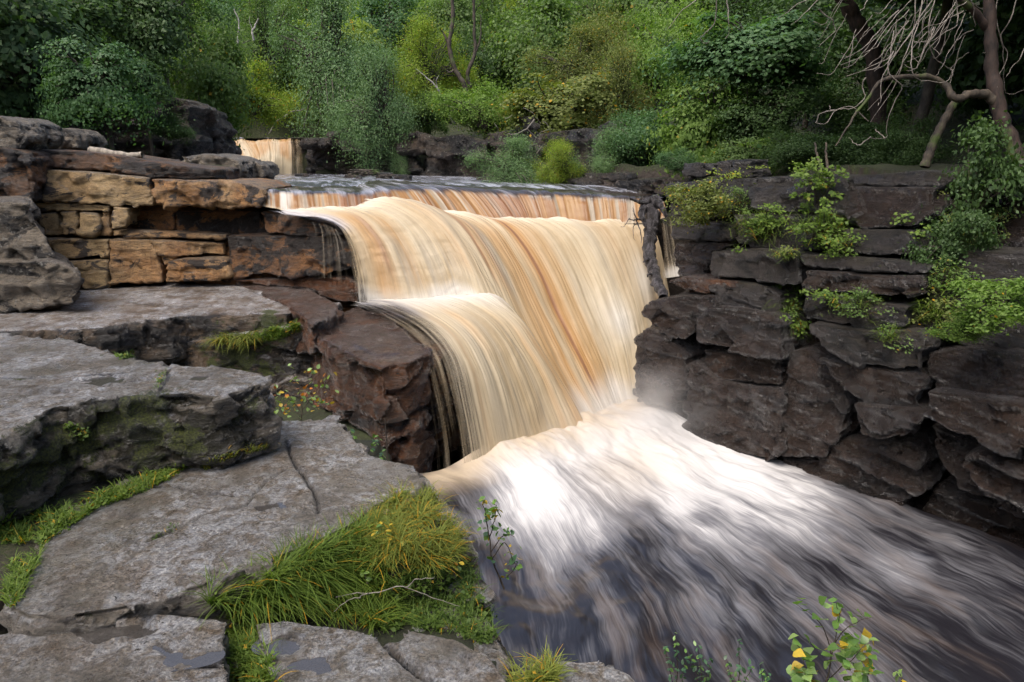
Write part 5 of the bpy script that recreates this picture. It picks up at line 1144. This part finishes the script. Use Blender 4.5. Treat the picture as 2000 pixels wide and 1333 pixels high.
def blades(roots, L, wd, lean=(0, 0, 0), spread=0.5, r=None, seg=5, droop=0.6):
    r = r or rng; n = len(roots); ln = L * r.uniform(0.45, 1.25, n)
    az = r.uniform(0, 2 * math.pi, n); D = np.stack([np.cos(az) * spread, np.sin(az) * spread, np.ones(n)], 1) * r.uniform(0.6, 1.2, (n, 1)) + np.asarray(lean)
    D /= np.linalg.norm(D, axis=1)[:, None]
    Hh = np.stack([D[:, 0], D[:, 1], np.zeros(n)], 1); Hh /= np.linalg.norm(Hh, axis=1)[:, None] + 1e-6
    s = np.cross(D, np.array([0, 0, 1.0])); s /= np.linalg.norm(s, axis=1)[:, None] + 1e-6
    a2 = r.uniform(-0.8, 0.8, n)[:, None]; s = s + Hh * a2; s /= np.linalg.norm(s, axis=1)[:, None]
    t = np.linspace(0, 1, seg); dr = droop * r.uniform(0.2, 1.4, n)
    P = roots[:, None, :] + D[:, None, :] * (ln[:, None] * t)[..., None] + (Hh * 0.5)[:, None, :] * ((dr * ln)[:, None] * t ** 2)[..., None]
    P[..., 2] -= (dr * ln)[:, None] * 0.55 * t ** 2.4
    w = wd * (1 - t ** 1.6) * 0.5 + 0.0004
    V = np.stack([P - s[:, None, :] * w[None, :, None], P + s[:, None, :] * w[None, :, None]], 2).reshape(n, seg * 2, 3)
    b = np.arange(seg - 1) * 2; f = np.stack([b, b + 1, b + 3, b + 2], -1)
    F = (np.arange(n)[:, None, None] * seg * 2 + f[None]).reshape(-1, 4)
    return V.reshape(-1, 3), F, np.repeat(r.uniform(0, 1, n), seg * 2)
def merge(parts):
    V, F, R_, off = [], [], [], 0
    for v, f, q in parts: V.append(v); F.append(f + off); R_.append(q); off += len(v)
    return np.concatenate(V), np.concatenate(F), np.concatenate(R_)
LM['grass'] = leaf_mat('lush_grass', (0.06, 0.11, 0.012), (0.17, 0.235, 0.035), 0.5, 0.35, 0.05)
LM['mound'] = leaf_mat('yellowish_grass', (0.12, 0.15, 0.02), (0.26, 0.28, 0.055), 0.55, 0.35, 0.12)
LM['herb'] = leaf_mat('ground_herbs', (0.045, 0.085, 0.014), (0.12, 0.18, 0.03), 0.45, 0.35, 0.03)
def patch(name, poly, nb, L, wd, mat, label, nl=0, ls=0.015, **kw):
    R0 = sample(poly, nb, **{k: v for k, v in kw.items() if k in ('zmin', 'zmax', 'maxd')})
    parts = [blades(R0, L, wd, lean=kw.get('lean', (0, 0, 0)), spread=kw.get('spread', 0.6), droop=kw.get('droop', 0.7))]
    if nl:
        R1 = R0[rng.integers(0, len(R0), nl)] + rng.normal(size=(nl, 3)) * np.array([0.012, 0.012, 0.008]) + np.array([0, 0, L * 0.3]) * rng.uniform(0, 1, (nl, 1))
        parts.append(leaf_cloud(R1, np.tile([0, -0.35, 1.0], (nl, 1)), ls, 0.45, 0.75))
    V, F, q = merge(parts)
    return tag(mk(name, V, F, LM[mat], attrs={'rnd': q}, smooth=False), label, kind='stuff')
patch('grass', [(430, 1195), (400, 1175), (470, 1110), (560, 1070), (640, 1040), (700, 1030), (760, 1090), (760, 1190), (735, 1235), (640, 1205), (490, 1198)], 5200, 0.15, 0.0042, 'grass', 'long lush green grass growing below the long pale slab', nl=900, ls=0.024, lean=(0.25, -0.1, 0), zmax=-1.55)
patch('grass', [(430, 1195), (470, 1130), (600, 1085), (700, 1090), (740, 1160), (640, 1190)], 1500, 0.2, 0.004, 'grass', 'taller arching grass blades in the middle of the grassy hollow', lean=(0.5, -0.2, 0), zmax=-1.6, droop=1.1)
patch('grass', [(700, 1055), (720, 1015), (780, 968), (845, 968), (885, 1030), (905, 1085), (850, 1110), (760, 1115)], 3800, 0.11, 0.0034, 'mound', 'yellowish grass covering the rounded mound above the pool', nl=1100, ls=0.022, lean=(0.1, -0.25, 0), zmax=-1.45, droop=0.9, maxd=3.6)
patch('undergrowth', [(740, 1090), (900, 1085), (950, 1165), (975, 1240), (960, 1260), (800, 1225), (745, 1240)], 2200, 0.08, 0.0034, 'herb', 'low leafy ground cover with yellowed leaves along the bank edge', nl=1500, ls=0.020, zmax=-1.55, maxd=3.4)
patch('grass', [(0, 1060), (0, 1015), (90, 1005), (150, 985), (260, 945), (345, 905), (365, 915), (300, 955), (180, 1000), (95, 1060), (60, 1075)], 1500, 0.07, 0.005, 'grass', 'strip of grass and weeds in the seam under the mossy ledge', nl=1400, ls=0.017, maxd=4, zmax=-1.35)
patch('grass', [(450, 1200), (495, 1205), (540, 1333), (450, 1345)], 1300, 0.075, 0.004, 'grass', 'grass and clover growing in the gap between the two front slabs', nl=700, ls=0.016, maxd=3)
patch('grass', [(10, 1150), (25, 1100), (60, 1060), (90, 1060), (50, 1150), (30, 1185), (5, 1185)], 450, 0.055, 0.004, 'grass', 'thin grass in the joint at the left end of the long pale slab', nl=250, ls=0.013, maxd=3)
patch('grass', [(395, 905), (440, 885), (520, 870), (525, 878), (460, 895), (400, 920)], 260, 0.05, 0.004, 'mound', 'sparse dry grass in the shade under the right end of the mossy ledge', maxd=4)
patch('grass', [(415, 668), (445, 655), (470, 650), (500, 660), (490, 675), (440, 680)], 500, 0.22, 0.008, 'mound', 'pale tussock hanging from the face under the silvery ledge', maxd=11, lean=(0, -0.6, 0), droop=1.3)
patch('grass', [(495, 655), (540, 640), (585, 635), (585, 650), (540, 665), (500, 672)], 550, 0.15, 0.008, 'grass', 'fringe of green grass along the crack under the silvery ledge', nl=300, ls=0.05, maxd=11, lean=(0, -0.5, 0))
patch('weeds', [(225, 688), (262, 688), (262, 700), (230, 702)], 60, 0.06, 0.006, 'herb', 'small weeds behind the back edge of the mossy ledge', nl=130, ls=0.03, maxd=11)
patch('weeds', [(300, 765), (308, 735), (325, 718), (330, 722), (318, 745), (310, 768)], 40, 0.02, 0.003, 'herb', 'tiny weeds growing in the crack across the mossy ledge', nl=90, ls=0.011, maxd=5)
patch('weeds', [(130, 830), (150, 832), (180, 850), (175, 862), (140, 850)], 20, 0.03, 0.003, 'herb', 'small rosettes of leaves on the left part of the mossy ledge front', nl=110, ls=0.018, maxd=5)
patch('weeds', [(290, 1052), (320, 1040), (340, 1030), (345, 1036), (300, 1056)], 30, 0.02, 0.003, 'herb', 'tiny weeds in the lower crack of the long pale slab', nl=50, ls=0.010, maxd=5)
patch('grass', [(1005, 1320), (1060, 1300), (1090, 1310), (1080, 1345), (1005, 1345)], 300, 0.10, 0.004, 'mound', 'tuft of grass beside the rounded pale rock at the bottom', nl=60, ls=0.015, maxd=3)

# ------------------------------------------------------------------ plants on the gorge wall
def wall_plant(name, px, py, w, h, n, ls, mat, label, nb=0, bl=0.2, cat='plant', asp=0.7, fwd=0.12):
    hh = hit(px, py); d = hh[0][1] if hh is not None and hh[0][1] < 14 else float(dw(px, py))
    c = U(px, py, d - fwd); rx = w * d / 1333 / 2; rz = h * d / 1333 / 2
    root = empty(name, c + np.array([0, fwd, -rz])); tag(root, label, cat)
    k = max(5, int(n / 22)); cc = rng.normal(size=(k, 3)) * np.array([rx * 0.5, 0.10, rz * 0.5])
    cc[:, 0] = np.clip(cc[:, 0], -rx, rx); cc[:, 2] = np.clip(cc[:, 2], -rz, rz)
    q = cc[rng.integers(0, k, n)] + rng.normal(size=(n, 3)) * np.array([0.05, 0.04, 0.025])
    V, F, r_ = leaf_cloud(c + q, np.tile([0.0, -0.6, 0.9], (n, 1)), ls, 0.4, asp)
    mk('leaves', V, F, LM[mat], parent=root, attrs={'rnd': r_}, smooth=False)
    V, F = tubes([(smooth_path([c + np.array([rng.uniform(-.3, .3) * rx, fwd, -rz * 0.8]), c + a * 0.5, c + a], 6), np.linspace(0.006, 0.002, 6)) for a in cc[:30]], 4)
    mk('stem', V, F, BK['brown'], parent=root)
    if nb:
        R0 = c + rng.normal(size=(nb, 3)) * np.array([rx * 0.5, 0.06, rz * 0.35]) + np.array([0, fwd * 0.7, -0.1 * rz])
        V, F, r_ = blades(R0, bl, 0.007, lean=(-0.1, -0.5, 0.0), spread=0.8, droop=1.2)
        mk('grass_blades', V, F, LM['mound' if mat in ('bright', 'yellow') else 'grass'], parent=root, attrs={'rnd': r_}, smooth=False)['kind'] = 'stuff'
    return root
LM['wallherb'] = leaf_mat('wall_herbs', (0.075, 0.135, 0.02), (0.18, 0.26, 0.045), 0.45, 0.35, 0.008)
WP = [
 (1492, 445, 90, 75, 420, 0.045, 'wallherb', 'grassy plant hanging at the left end of the middle ledge on the gorge wall', 420, 0.28),
 (1610, 375, 105, 100, 420, 0.060, 'wallherb', 'tall meadow plant with spreading feathery leaves above the middle of the gorge wall', 0, 0),
 (1610, 445, 100, 70, 420, 0.050, 'wallherb', 'leafy plant with rounded leaves directly under the tall meadow plant', 300, 0.28),
 (1655, 478, 80, 40, 240, 0.038, 'wallherb', 'low spreading plant on the ledge right of the rounded leaves', 160, 0.15),
 (1542, 560, 44, 50, 200, 0.040, 'wallherb', 'round tuft of bright leaves in the vertical joint of the gorge wall', 30, 0.12),
 (1540, 605, 36, 40, 90, 0.03, 'mid', 'short hanging grass in the vertical joint below the round bright tuft', 160, 0.2),
 (1550, 645, 50, 50, 190, 0.042, 'wallherb', 'bright fern like tuft lowest in the vertical joint of the gorge wall', 140, 0.18),
 (1625, 575, 80, 36, 170, 0.040, 'wallherb', 'trailing row of round leaves on the ledge right of the vertical joint, left half', 40, 0.12),
 (1680, 595, 90, 60, 240, 0.036, 'mid', 'trailing leaves and grass on the ledge right of the vertical joint, right half', 170, 0.15),
 (1745, 655, 44, 44, 80, 0.03, 'mid', 'small green grass tuft below the trailing leaves', 130, 0.15),
 (1440, 345, 90, 30, 260, 0.035, 'yellow', 'yellow green moss and leaves lining the top by the mossy stones', 60, 0.1),
 (1450, 395, 60, 60, 200, 0.035, 'mid', 'dark green hanging plant right of the creeping shrub', 120, 0.25),
 (1540, 500, 50, 26, 60, 0.03, 'olive', 'dry brownish grass tuft on the corner of the big square block', 120, 0.14),
 (1765, 425, 24, 14, 30, 0.05, 'wallherb', 'tiny pale green plant on the wide smooth upper block', 0, 0),
 (1803, 458, 22, 18, 26, 0.05, 'wallherb', 'small round leaved plant at the right end of the upper ledge', 0, 0),
 (1860, 540, 60, 60, 260, 0.035, 'mid', 'brambles left of the thick grassy bush on the gorge wall', 90, 0.2),
 (1840, 610, 60, 70, 200, 0.035, 'olive', 'yellowish grass spilling down left of the thick grassy bush', 260, 0.22),
 (1900, 450, 120, 120, 500, 0.035, 'olive', 'dry olive brambles covering the upper right rocks', 200, 0.25),
]
for px, py, w, h, n, ls, m, lab, nb, bl in WP: wall_plant('plant', px, py, w * 1.1, h * 1.1, int(n * 1.7), ls * 0.95, m, lab, nb, bl)

# ------------------------------------------------------------------ plants with leaves one can pick apart
def leaf_mesh(name, L, W, kind):
    n = 7; t = np.linspace(0, 1, n)
    if kind == 'birch': w = np.array([0.02, 0.36, 0.5, 0.45, 0.28, 0.13, 0.0]) * W
    else: w = np.sin(np.pi * t ** 0.85) * 0.5 * W
    V, F = [], []
    for i in range(n):
        z = -0.12 * L * t[i] ** 2
        V += [(-w[i], L * t[i], z + 0.18 * w[i]), (0, L * t[i], z), (w[i], L * t[i], z + 0.18 * w[i])]
    for i in range(n - 1):
        a = i * 3; F += [(a, a + 1, a + 4, a + 3), (a + 1, a + 2, a + 5, a + 4)]
    me = bpy.data.meshes.new(name); me.from_pydata(V, [], F); me.update()
    for p in me.polygons: p.use_smooth = True
    return me
def big_leaf_mat(name, c, tr=0.35, rough=0.35):
    t = NT(name); oi = t.n('ShaderNodeObjectInfo').outputs['Random']; P = t.pos()
    co = t.mix(oi, tuple(x * 0.7 for x in c), tuple(x * 1.35 for x in c))
    co = t.mix(t.ramp(t.noise(P, 90, 3, 0.6), 0.5, 0.7, 0, 0.4), co, t.mix(1.0, co, (1.5, 1.2, 0.8), 'MULTIPLY'))
    a = t.bsdf(Base_Color=co, Roughness=rough); b = t.n('ShaderNodeBsdfTranslucent', ins={0: t.mix(1.0, co, (1.4, 1.5, 0.5), 'MULTIPLY')}).outputs[0]
    return t.done(t.n('ShaderNodeMixShader', ins={0: tr, 1: a, 2: b}).outputs[0])
BL = {'green': big_leaf_mat('fresh_leaf', (0.13, 0.24, 0.055)), 'pale': big_leaf_mat('pale_leaf', (0.20, 0.30, 0.09)), 'dk': big_leaf_mat('dark_leaf', (0.05, 0.11, 0.05)), 'yel': big_leaf_mat('yellow_leaf', (0.42, 0.30, 0.03)), 'orn': big_leaf_mat('orange_leaf', (0.45, 0.15, 0.02))}
_lm = {}
def pick_plant(name, label, stems, leaves, L, W, kind, mats, r0=0.004, cat='plant', bark='brown'):
    """stems: list of px,py,d paths; leaves: list of (px,py,d)"""
    root = empty(name, U(*stems[0][0])); tag(root, label, cat)
    for i, s_ in enumerate(stems): stick('stem', s_, r0 * (1 if i == 0 else 0.6), r0 * 0.3, BK[bark], root, n=16, wob=0.008, sides=5, s=i)
    sp = np.concatenate([smooth_path([U(*p) for p in s_], 20) for s_ in stems])
    for i, lf in enumerate(leaves):
        p = U(lf[0], lf[1], lf[2]); m = mats[int(rng.integers(len(mats)))]
        key = (kind, round(L, 4), m)
        if key not in _lm: _lm[key] = leaf_mesh('leaf', L, W, kind); _lm[key].materials.append(BL[m])
        o = bpy.data.objects.new('leaf', _lm[key]); COL.objects.link(o); o.parent = root
        o.location = tuple(p - np.array(root.location))
        k = sp[np.argmin(((sp - p) ** 2).sum(1))]; dv = p - k
        az = math.atan2(dv[0], -dv[1] * 0.5) if np.linalg.norm(dv) > 0.004 else rng.uniform(0, 6.28)
        o.rotation_euler = (R(rng.uniform(5, 75)), R(rng.uniform(-30, 30)), math.pi - az + rng.normal() * 0.6)
        s_ = (lf[3] if len(lf) > 3 else 1.0) * rng.uniform(0.75, 1.2); o.scale = (s_, s_, s_)
    return root
def along(stems, n, jit, d=None):
    out = []
    for k in range(n):
        s_ = stems[int(rng.integers(len(stems)))]; t_ = rng.uniform(0.25, 1) * (len(s_) - 1); i = min(int(t_), len(s_) - 2); f = t_ - i
        x = s_[i][0] * (1 - f) + s_[i + 1][0] * f + rng.normal() * jit; y = s_[i][1] * (1 - f) + s_[i + 1][1] * f + rng.normal() * jit
        out.append((x, y, s_[i][2] + rng.normal() * 0.02))
    return out
SB = [[(1560, 1500, 2.05), (1600, 1380, 2.05), (1622, 1290, 2.05), (1615, 1240, 2.05), (1590, 1205, 2.05), (1556, 1180, 2.05)], [(1622, 1290, 2.05), (1635, 1240, 2.03), (1640, 1200, 2.02), (1634, 1178, 2.02)], [(1622, 1270, 2.05), (1650, 1228, 2.03), (1680, 1212, 2.02), (1700, 1204, 2.0)],
      [(1620, 1330, 2.05), (1660, 1290, 2.0), (1690, 1262, 2.0), (1705, 1255, 2.0)], [(1575, 1400, 2.05), (1572, 1320, 2.05), (1562, 1270, 2.05), (1545, 1248, 2.05)], [(1640, 1450, 2.0), (1690, 1350, 2.0), (1700, 1310, 2.0)]]
Lc = [(735, 900), (760, 872), (790, 905), (858, 893), (880, 912), (932, 890), (965, 910), (930, 938), (850, 965), (862, 985), (780, 938), (840, 1028), (967, 965), (955, 992), (1045, 970), (1095, 957), (1105, 980), (1140, 958), (1030, 1030), (955, 1045), (940, 1035), (1065, 1012), (685, 1090), (740, 1105), (740, 1165), (792, 1198), (1075, 1092), (1020, 1095), (1125, 1100), (1160, 1135), (1140, 1175),
      (1090, 1200), (1145, 1245), (985, 1130), (1010, 1115), (935, 1165), (1055, 1155), (1095, 1145), (1100, 1170), (905, 1150), (1015, 1170), (1160, 1200), (1150, 1290), (1050, 1180), (1120, 1150)]
LB = [(1300 + x * 0.35, 866 + y * 0.35, 2.03 + rng.normal() * 0.02, 1.0) for x, y in Lc] + [(rng.uniform(1530, 1710), 1333 - abs(rng.normal()) * 32, 2.0 + rng.normal() * 0.04, 1.2) for _ in range(60)] + [(rng.uniform(1640, 1705), rng.uniform(1245, 1320), 2.0 + rng.normal() * 0.03, 1.1) for _ in range(22)]
pick_plant('birch_sapling', 'birch sapling with pale green leaves in front of the dark race, bottom right', SB, LB, 0.037, 0.033, 'birch', ['green', 'pale', 'pale', 'green', 'green', 'yel'], r0=0.0035, cat='sapling')
S3 = [[(1760, 1420, 2.0), (1765, 1345, 2.0), (1756, 1318, 2.0)]]
pick_plant('birch_sapling', 'single yellowish shoot at the bottom edge right of the birch sapling', S3, [(1756, 1316, 2.0), (1768, 1330, 2.0), (1750, 1332, 2.0), (1745, 1322, 2.0), (1762, 1322, 2.0)], 0.026, 0.022, 'birch', ['pale', 'yel'], cat='sapling')
for j, (x0, lab, hs) in enumerate([(1322, 'willow seedling at the bottom edge, tallest on the left of the dark green group', [(1322, 1232), (1300, 1268), (1345, 1275)]), (1372, 'willow seedling in the middle of the dark green group at the bottom edge', [(1365, 1262), (1352, 1285), (1388, 1290)]),
                                   (1440, 'willow seedling on the right of the dark green group at the bottom edge', [(1446, 1254), (1420, 1290), (1470, 1300)]), (1490, 'shortest willow seedling next to the birch sapling', [(1488, 1300), (1500, 1318)])]):
    st_ = [[(x0 + 4, 1460, 2.1), (x0, 1370, 2.1), ((x0 + x) / 2, (1370 + y) / 2, 2.1), (x, y, 2.1)] for x, y in hs]
    lv = []
    for s_ in st_:
        P0 = s_[1]; P1 = s_[3]
        for k in range(16):
            f = 0.05 + 0.95 * k / 15; lv.append((P0[0] * (1 - f) + P1[0] * f + (-1) ** k * 6, P0[1] * (1 - f) + P1[1] * f + rng.normal() * 2, 2.1 + rng.normal() * 0.01))
    pick_plant('willow_seedling', lab, st_, lv, 0.023, 0.012, 'oval', ['dk', 'dk', 'green'], r0=0.003, cat='seedling', bark='red')
SC_ = [[(985, 1150, 2.85), (965, 1100, 2.85), (955, 1050, 2.85), (950, 1010, 2.85), (942, 985, 2.85)], [(956, 1050, 2.85), (968, 1010, 2.85), (970, 985, 2.85)], [(962, 1090, 2.85), (985, 1060, 2.84), (1000, 1090, 2.83), (1012, 1105, 2.82)], [(960, 1080, 2.85), (985, 1045, 2.85), (1005, 1050, 2.85)], [(975, 1130, 2.85), (995, 1120, 2.84), (1010, 1100, 2.84)]]
LC = [(936, 981, 2.85), (943, 990, 2.85), (952, 985, 2.85), (962, 986, 2.85), (974, 984, 2.85), (973, 1003, 2.85), (950, 1000, 2.85), (935, 1018, 2.85), (958, 1015, 2.85), (978, 1012, 2.85), (940, 1035, 2.85), (960, 1035, 2.85), (978, 1030, 2.85), (945, 1048, 2.85), (968, 1050, 2.85), (985, 1048, 2.85), (1008, 1108, 2.82, 1.5), (997, 1105, 2.82, 1.5), (1015, 1092, 2.82, 1.2), (1002, 1085, 2.82, 1.2)]
pick_plant('shrub', 'leafy shrub leaning out from the bank edge over the foaming pool', SC_, LC + along(SC_[:2], 34, 9) + [(x, y, d, 0.6) for x, y, d in along(SC_[2:], 34, 9)], 0.034, 0.026, 'oval', ['green', 'green', 'dk', 'dk', 'green', 'yel'], r0=0.005, cat='shrub')
SY = [[(588, 822, 4.6), (590, 790, 4.6), (580, 755, 4.6), (572, 725, 4.6)], [(590, 800, 4.6), (615, 770, 4.6), (645, 742, 4.6)], [(588, 805, 4.6), (565, 780, 4.6), (540, 770, 4.6)], [(592, 810, 4.6), (620, 795, 4.6), (650, 785, 4.6)], [(590, 790, 4.6), (605, 755, 4.6), (612, 730, 4.6)], [(588, 810, 4.6), (560, 800, 4.6), (545, 800, 4.6)]]
pick_plant('shrub', 'small yellowing shrub between the brown block and the mossy ledge', SY, along(SY, 120, 10), 0.036, 0.026, 'oval', ['green', 'pale', 'yel', 'pale', 'pale', 'orn'], r0=0.005, cat='shrub')
SG = [[(690, 885, 3.9), (688, 865, 3.9), (680, 845, 3.9)], [(722, 896, 3.8), (724, 875, 3.8), (737, 852, 3.8)], [(745, 898, 3.8), (748, 888, 3.8)]]
pick_plant('shrub', 'small dark green sprigs behind the far edge of the long pale slab', SG, along(SG, 46, 6), 0.03, 0.017, 'oval', ['green', 'dk'], r0=0.003, cat='plant')
stick('dead_flower', [(757, 897, 3.75), (755, 860, 3.75), (752, 818, 3.75)], 0.004, 0.003, BK['brown'], label='upright dead brown flower stem behind the long pale slab', cat='dead flower', wob=0.002)
SM = [[(700, 1085, 2.6), (740, 1065, 2.55), (790, 1070, 2.5), (840, 1078, 2.5)], [(740, 1066, 2.55), (752, 1040, 2.55), (765, 1030, 2.55)], [(730, 1070, 2.55), (735, 1045, 2.55), (738, 1032, 2.55)]]
pick_plant('bilberry', 'creeping round leaved plant on the front of the grassy mound', SM, along(SM, 30, 12), 0.026, 0.021, 'oval', ['green', 'pale', 'yel', 'green'], r0=0.0035, cat='plant', bark='red')
SW = [[(655, 1165, 2.35), (720, 1160, 2.35), (790, 1150, 2.35), (860, 1175, 2.35), (900, 1185, 2.35)], [(720, 1160, 2.35), (700, 1165, 2.3), (655, 1190, 2.3)], [(790, 1150, 2.35), (815, 1130, 2.35), (850, 1125, 2.35)]]
e = empty('fallen_twig', U(655, 1165, 2.35)); tag(e, 'bare grey fallen twig lying across the grass on the bank', 'twig')
for i, s_ in enumerate(SW): stick('twig', s_, 0.0026, 0.001, BK['pale'], e, n=24, wob=0.02, sides=5, s=i)
H_ = [[(710, 1125, 2.45), (716, 1118, 2.45)], [(880, 1115, 2.5), (885, 1100, 2.5)]]
pick_plant('seedling', 'bright seedling with broad leaves standing in the grassy hollow', [[(718, 1140, 2.42), (716, 1128, 2.42), (716, 1118, 2.42)]], [(708, 1120, 2.42), (722, 1118, 2.42), (728, 1126, 2.42), (714, 1132, 2.42), (708, 1128, 2.42)], 0.032, 0.024, 'oval', ['pale'], cat='seedling')
pick_plant('seedling', 'twig with orange and green leaves at the outer edge of the bank', [[(890, 1130, 2.5), (885, 1110, 2.5), (880, 1098, 2.5)]], along([[(890, 1130, 2.5), (885, 1110, 2.5), (880, 1098, 2.5)]], 16, 9), 0.03, 0.024, 'oval', ['pale', 'orn', 'green', 'yel'], cat='seedling')
# mushrooms on the mound
for i, (x, y, lab) in enumerate([(797, 988, 'flat pale orange mushroom near the top of the grassy mound'), (757, 1010, 'pinkish mushroom in the grass left on the mound')]):
    h_ = hit(x, y); c = h_[0] + np.array([0, -0.01, 0.035]); th = np.linspace(0, 2 * math.pi, 14, endpoint=False); prof = [(0.0, 0.006), (0.012, 0.005), (0.020, 0.0), (0.021, -0.004), (0.006, -0.003)]
    V = np.array([[c[0] + r_ * math.cos(a), c[1] + r_ * math.sin(a), c[2] + z_] for r_, z_ in prof for a in th]); ii = np.arange(4)[:, None] * 14; jj = np.arange(14)[None]; F = np.stack([ii + jj, ii + (jj + 1) % 14, ii + 14 + (jj + 1) % 14, ii + 14 + jj], -1).reshape(-1, 4)
    t = NT('mushroom_cap'); mm_ = t.done(t.bsdf(Base_Color=(0.55, 0.36, 0.2) if i == 0 else (0.5, 0.34, 0.26), Roughness=0.5))
    e = empty('mushroom', c - np.array([0, 0, 0.035])); tag(e, lab, 'mushroom'); mk('cap', V, F, mm_, parent=e)
    V, F = tubes([(np.array([c - [0, 0, 0.04], c - [0, 0, 0.003]]), np.array([0.004, 0.004]))], 8); mk('stem', V, F, mm_, parent=e)

# ------------------------------------------------------------------ rain water lying on the slabs
t = NT('rain_puddle'); P = t.pos()
M['puddle'] = t.done(t.bsdf(Base_Color=(0.05, 0.045, 0.04), Roughness=0.03, Alpha=0.8, IOR=1.9, Specular_IOR_Level=0.5, Normal=t.bump(t.noise(P, 25, 3, 0.5), 0.05, 0.01)))
for i, (x, y, rx, ry, o) in enumerate([(537, 986, 0.075, 0.05, slabC), (225, 1234, 0.12, 0.05, slabD), (345, 1284, 0.10, 0.06, slabD), (556, 1258, 0.07, 0.055, slabE), (612, 1298, 0.09, 0.04, slabE), (225, 738, 0.16, 0.10, slabB), (390, 739, 0.05, 0.05, slabB)]):
    c = hit(x, y)[0]; n = 48; a = np.linspace(0, 2 * math.pi, n, endpoint=False)
    rim = sorted(below(c[0] + 1.25 * rx * math.cos(q_), c[1] + 1.25 * ry * math.sin(q_), c[2] + 0.3) for q_ in a[::4])
    lo = min([c[2]] + [below(c[0] + 0.5 * rx * math.cos(q_), c[1] + 0.5 * ry * math.sin(q_), c[2] + 0.3) for q_ in a[::6]])
    lvl = lo + 0.62 * max(0.004, rim[len(rim) // 3] - lo)
    k = 1.45 * (1 + 0.12 * np.sin(3 * a + i))
    V = np.concatenate([[[c[0], c[1], lvl]], np.stack([c[0] + rx * k * np.cos(a), c[1] + ry * k * np.sin(a), np.full(n, lvl)], 1)])
    F = np.stack([np.zeros(n, int), 1 + np.arange(n), 1 + (np.arange(n) + 1) % n], 1)
    mk('puddle', V, F, M['puddle'], parent=o)
# ------------------------------------------------------------------ spray hanging at the foot of the falls
bpy.ops.mesh.primitive_uv_sphere_add(segments=24, ring_count=16, radius=1, location=(0, 0, 0))
mist = bpy.context.object; mist.name = 'spray_mist'
cm_ = U(1225, 835, 8.9); mist.location = tuple(cm_); mist.scale = (2.2, 1.1, 1.05); mist.rotation_euler = (0, R(-6), R(25))
tag(mist, 'soft white spray hanging over the foot of the falls', kind='stuff')
t = NT('spray'); tc = t.n('ShaderNodeTexCoord').outputs['Object']
ln = t.n('ShaderNodeVectorMath', operation='LENGTH', ins={0: tc}).outputs['Value']
dn = t.math('MULTIPLY', t.ramp(ln, 1.0, 0.1), t.ramp(t.noise(t.mapv(t.pos(), (1, 1, 1)), 1.3, 3, 0.5), 0.3, 0.7))
pv = t.n('ShaderNodeVolumePrincipled', ins={'Color': (0.95, 0.93, 0.9), 'Density': t.math('MULTIPLY', dn, 1.3), 'Anisotropy': 0.2})
t.t.links.new(pv.outputs[0], t.out.inputs[1]); mist.data.materials.append(t.m)
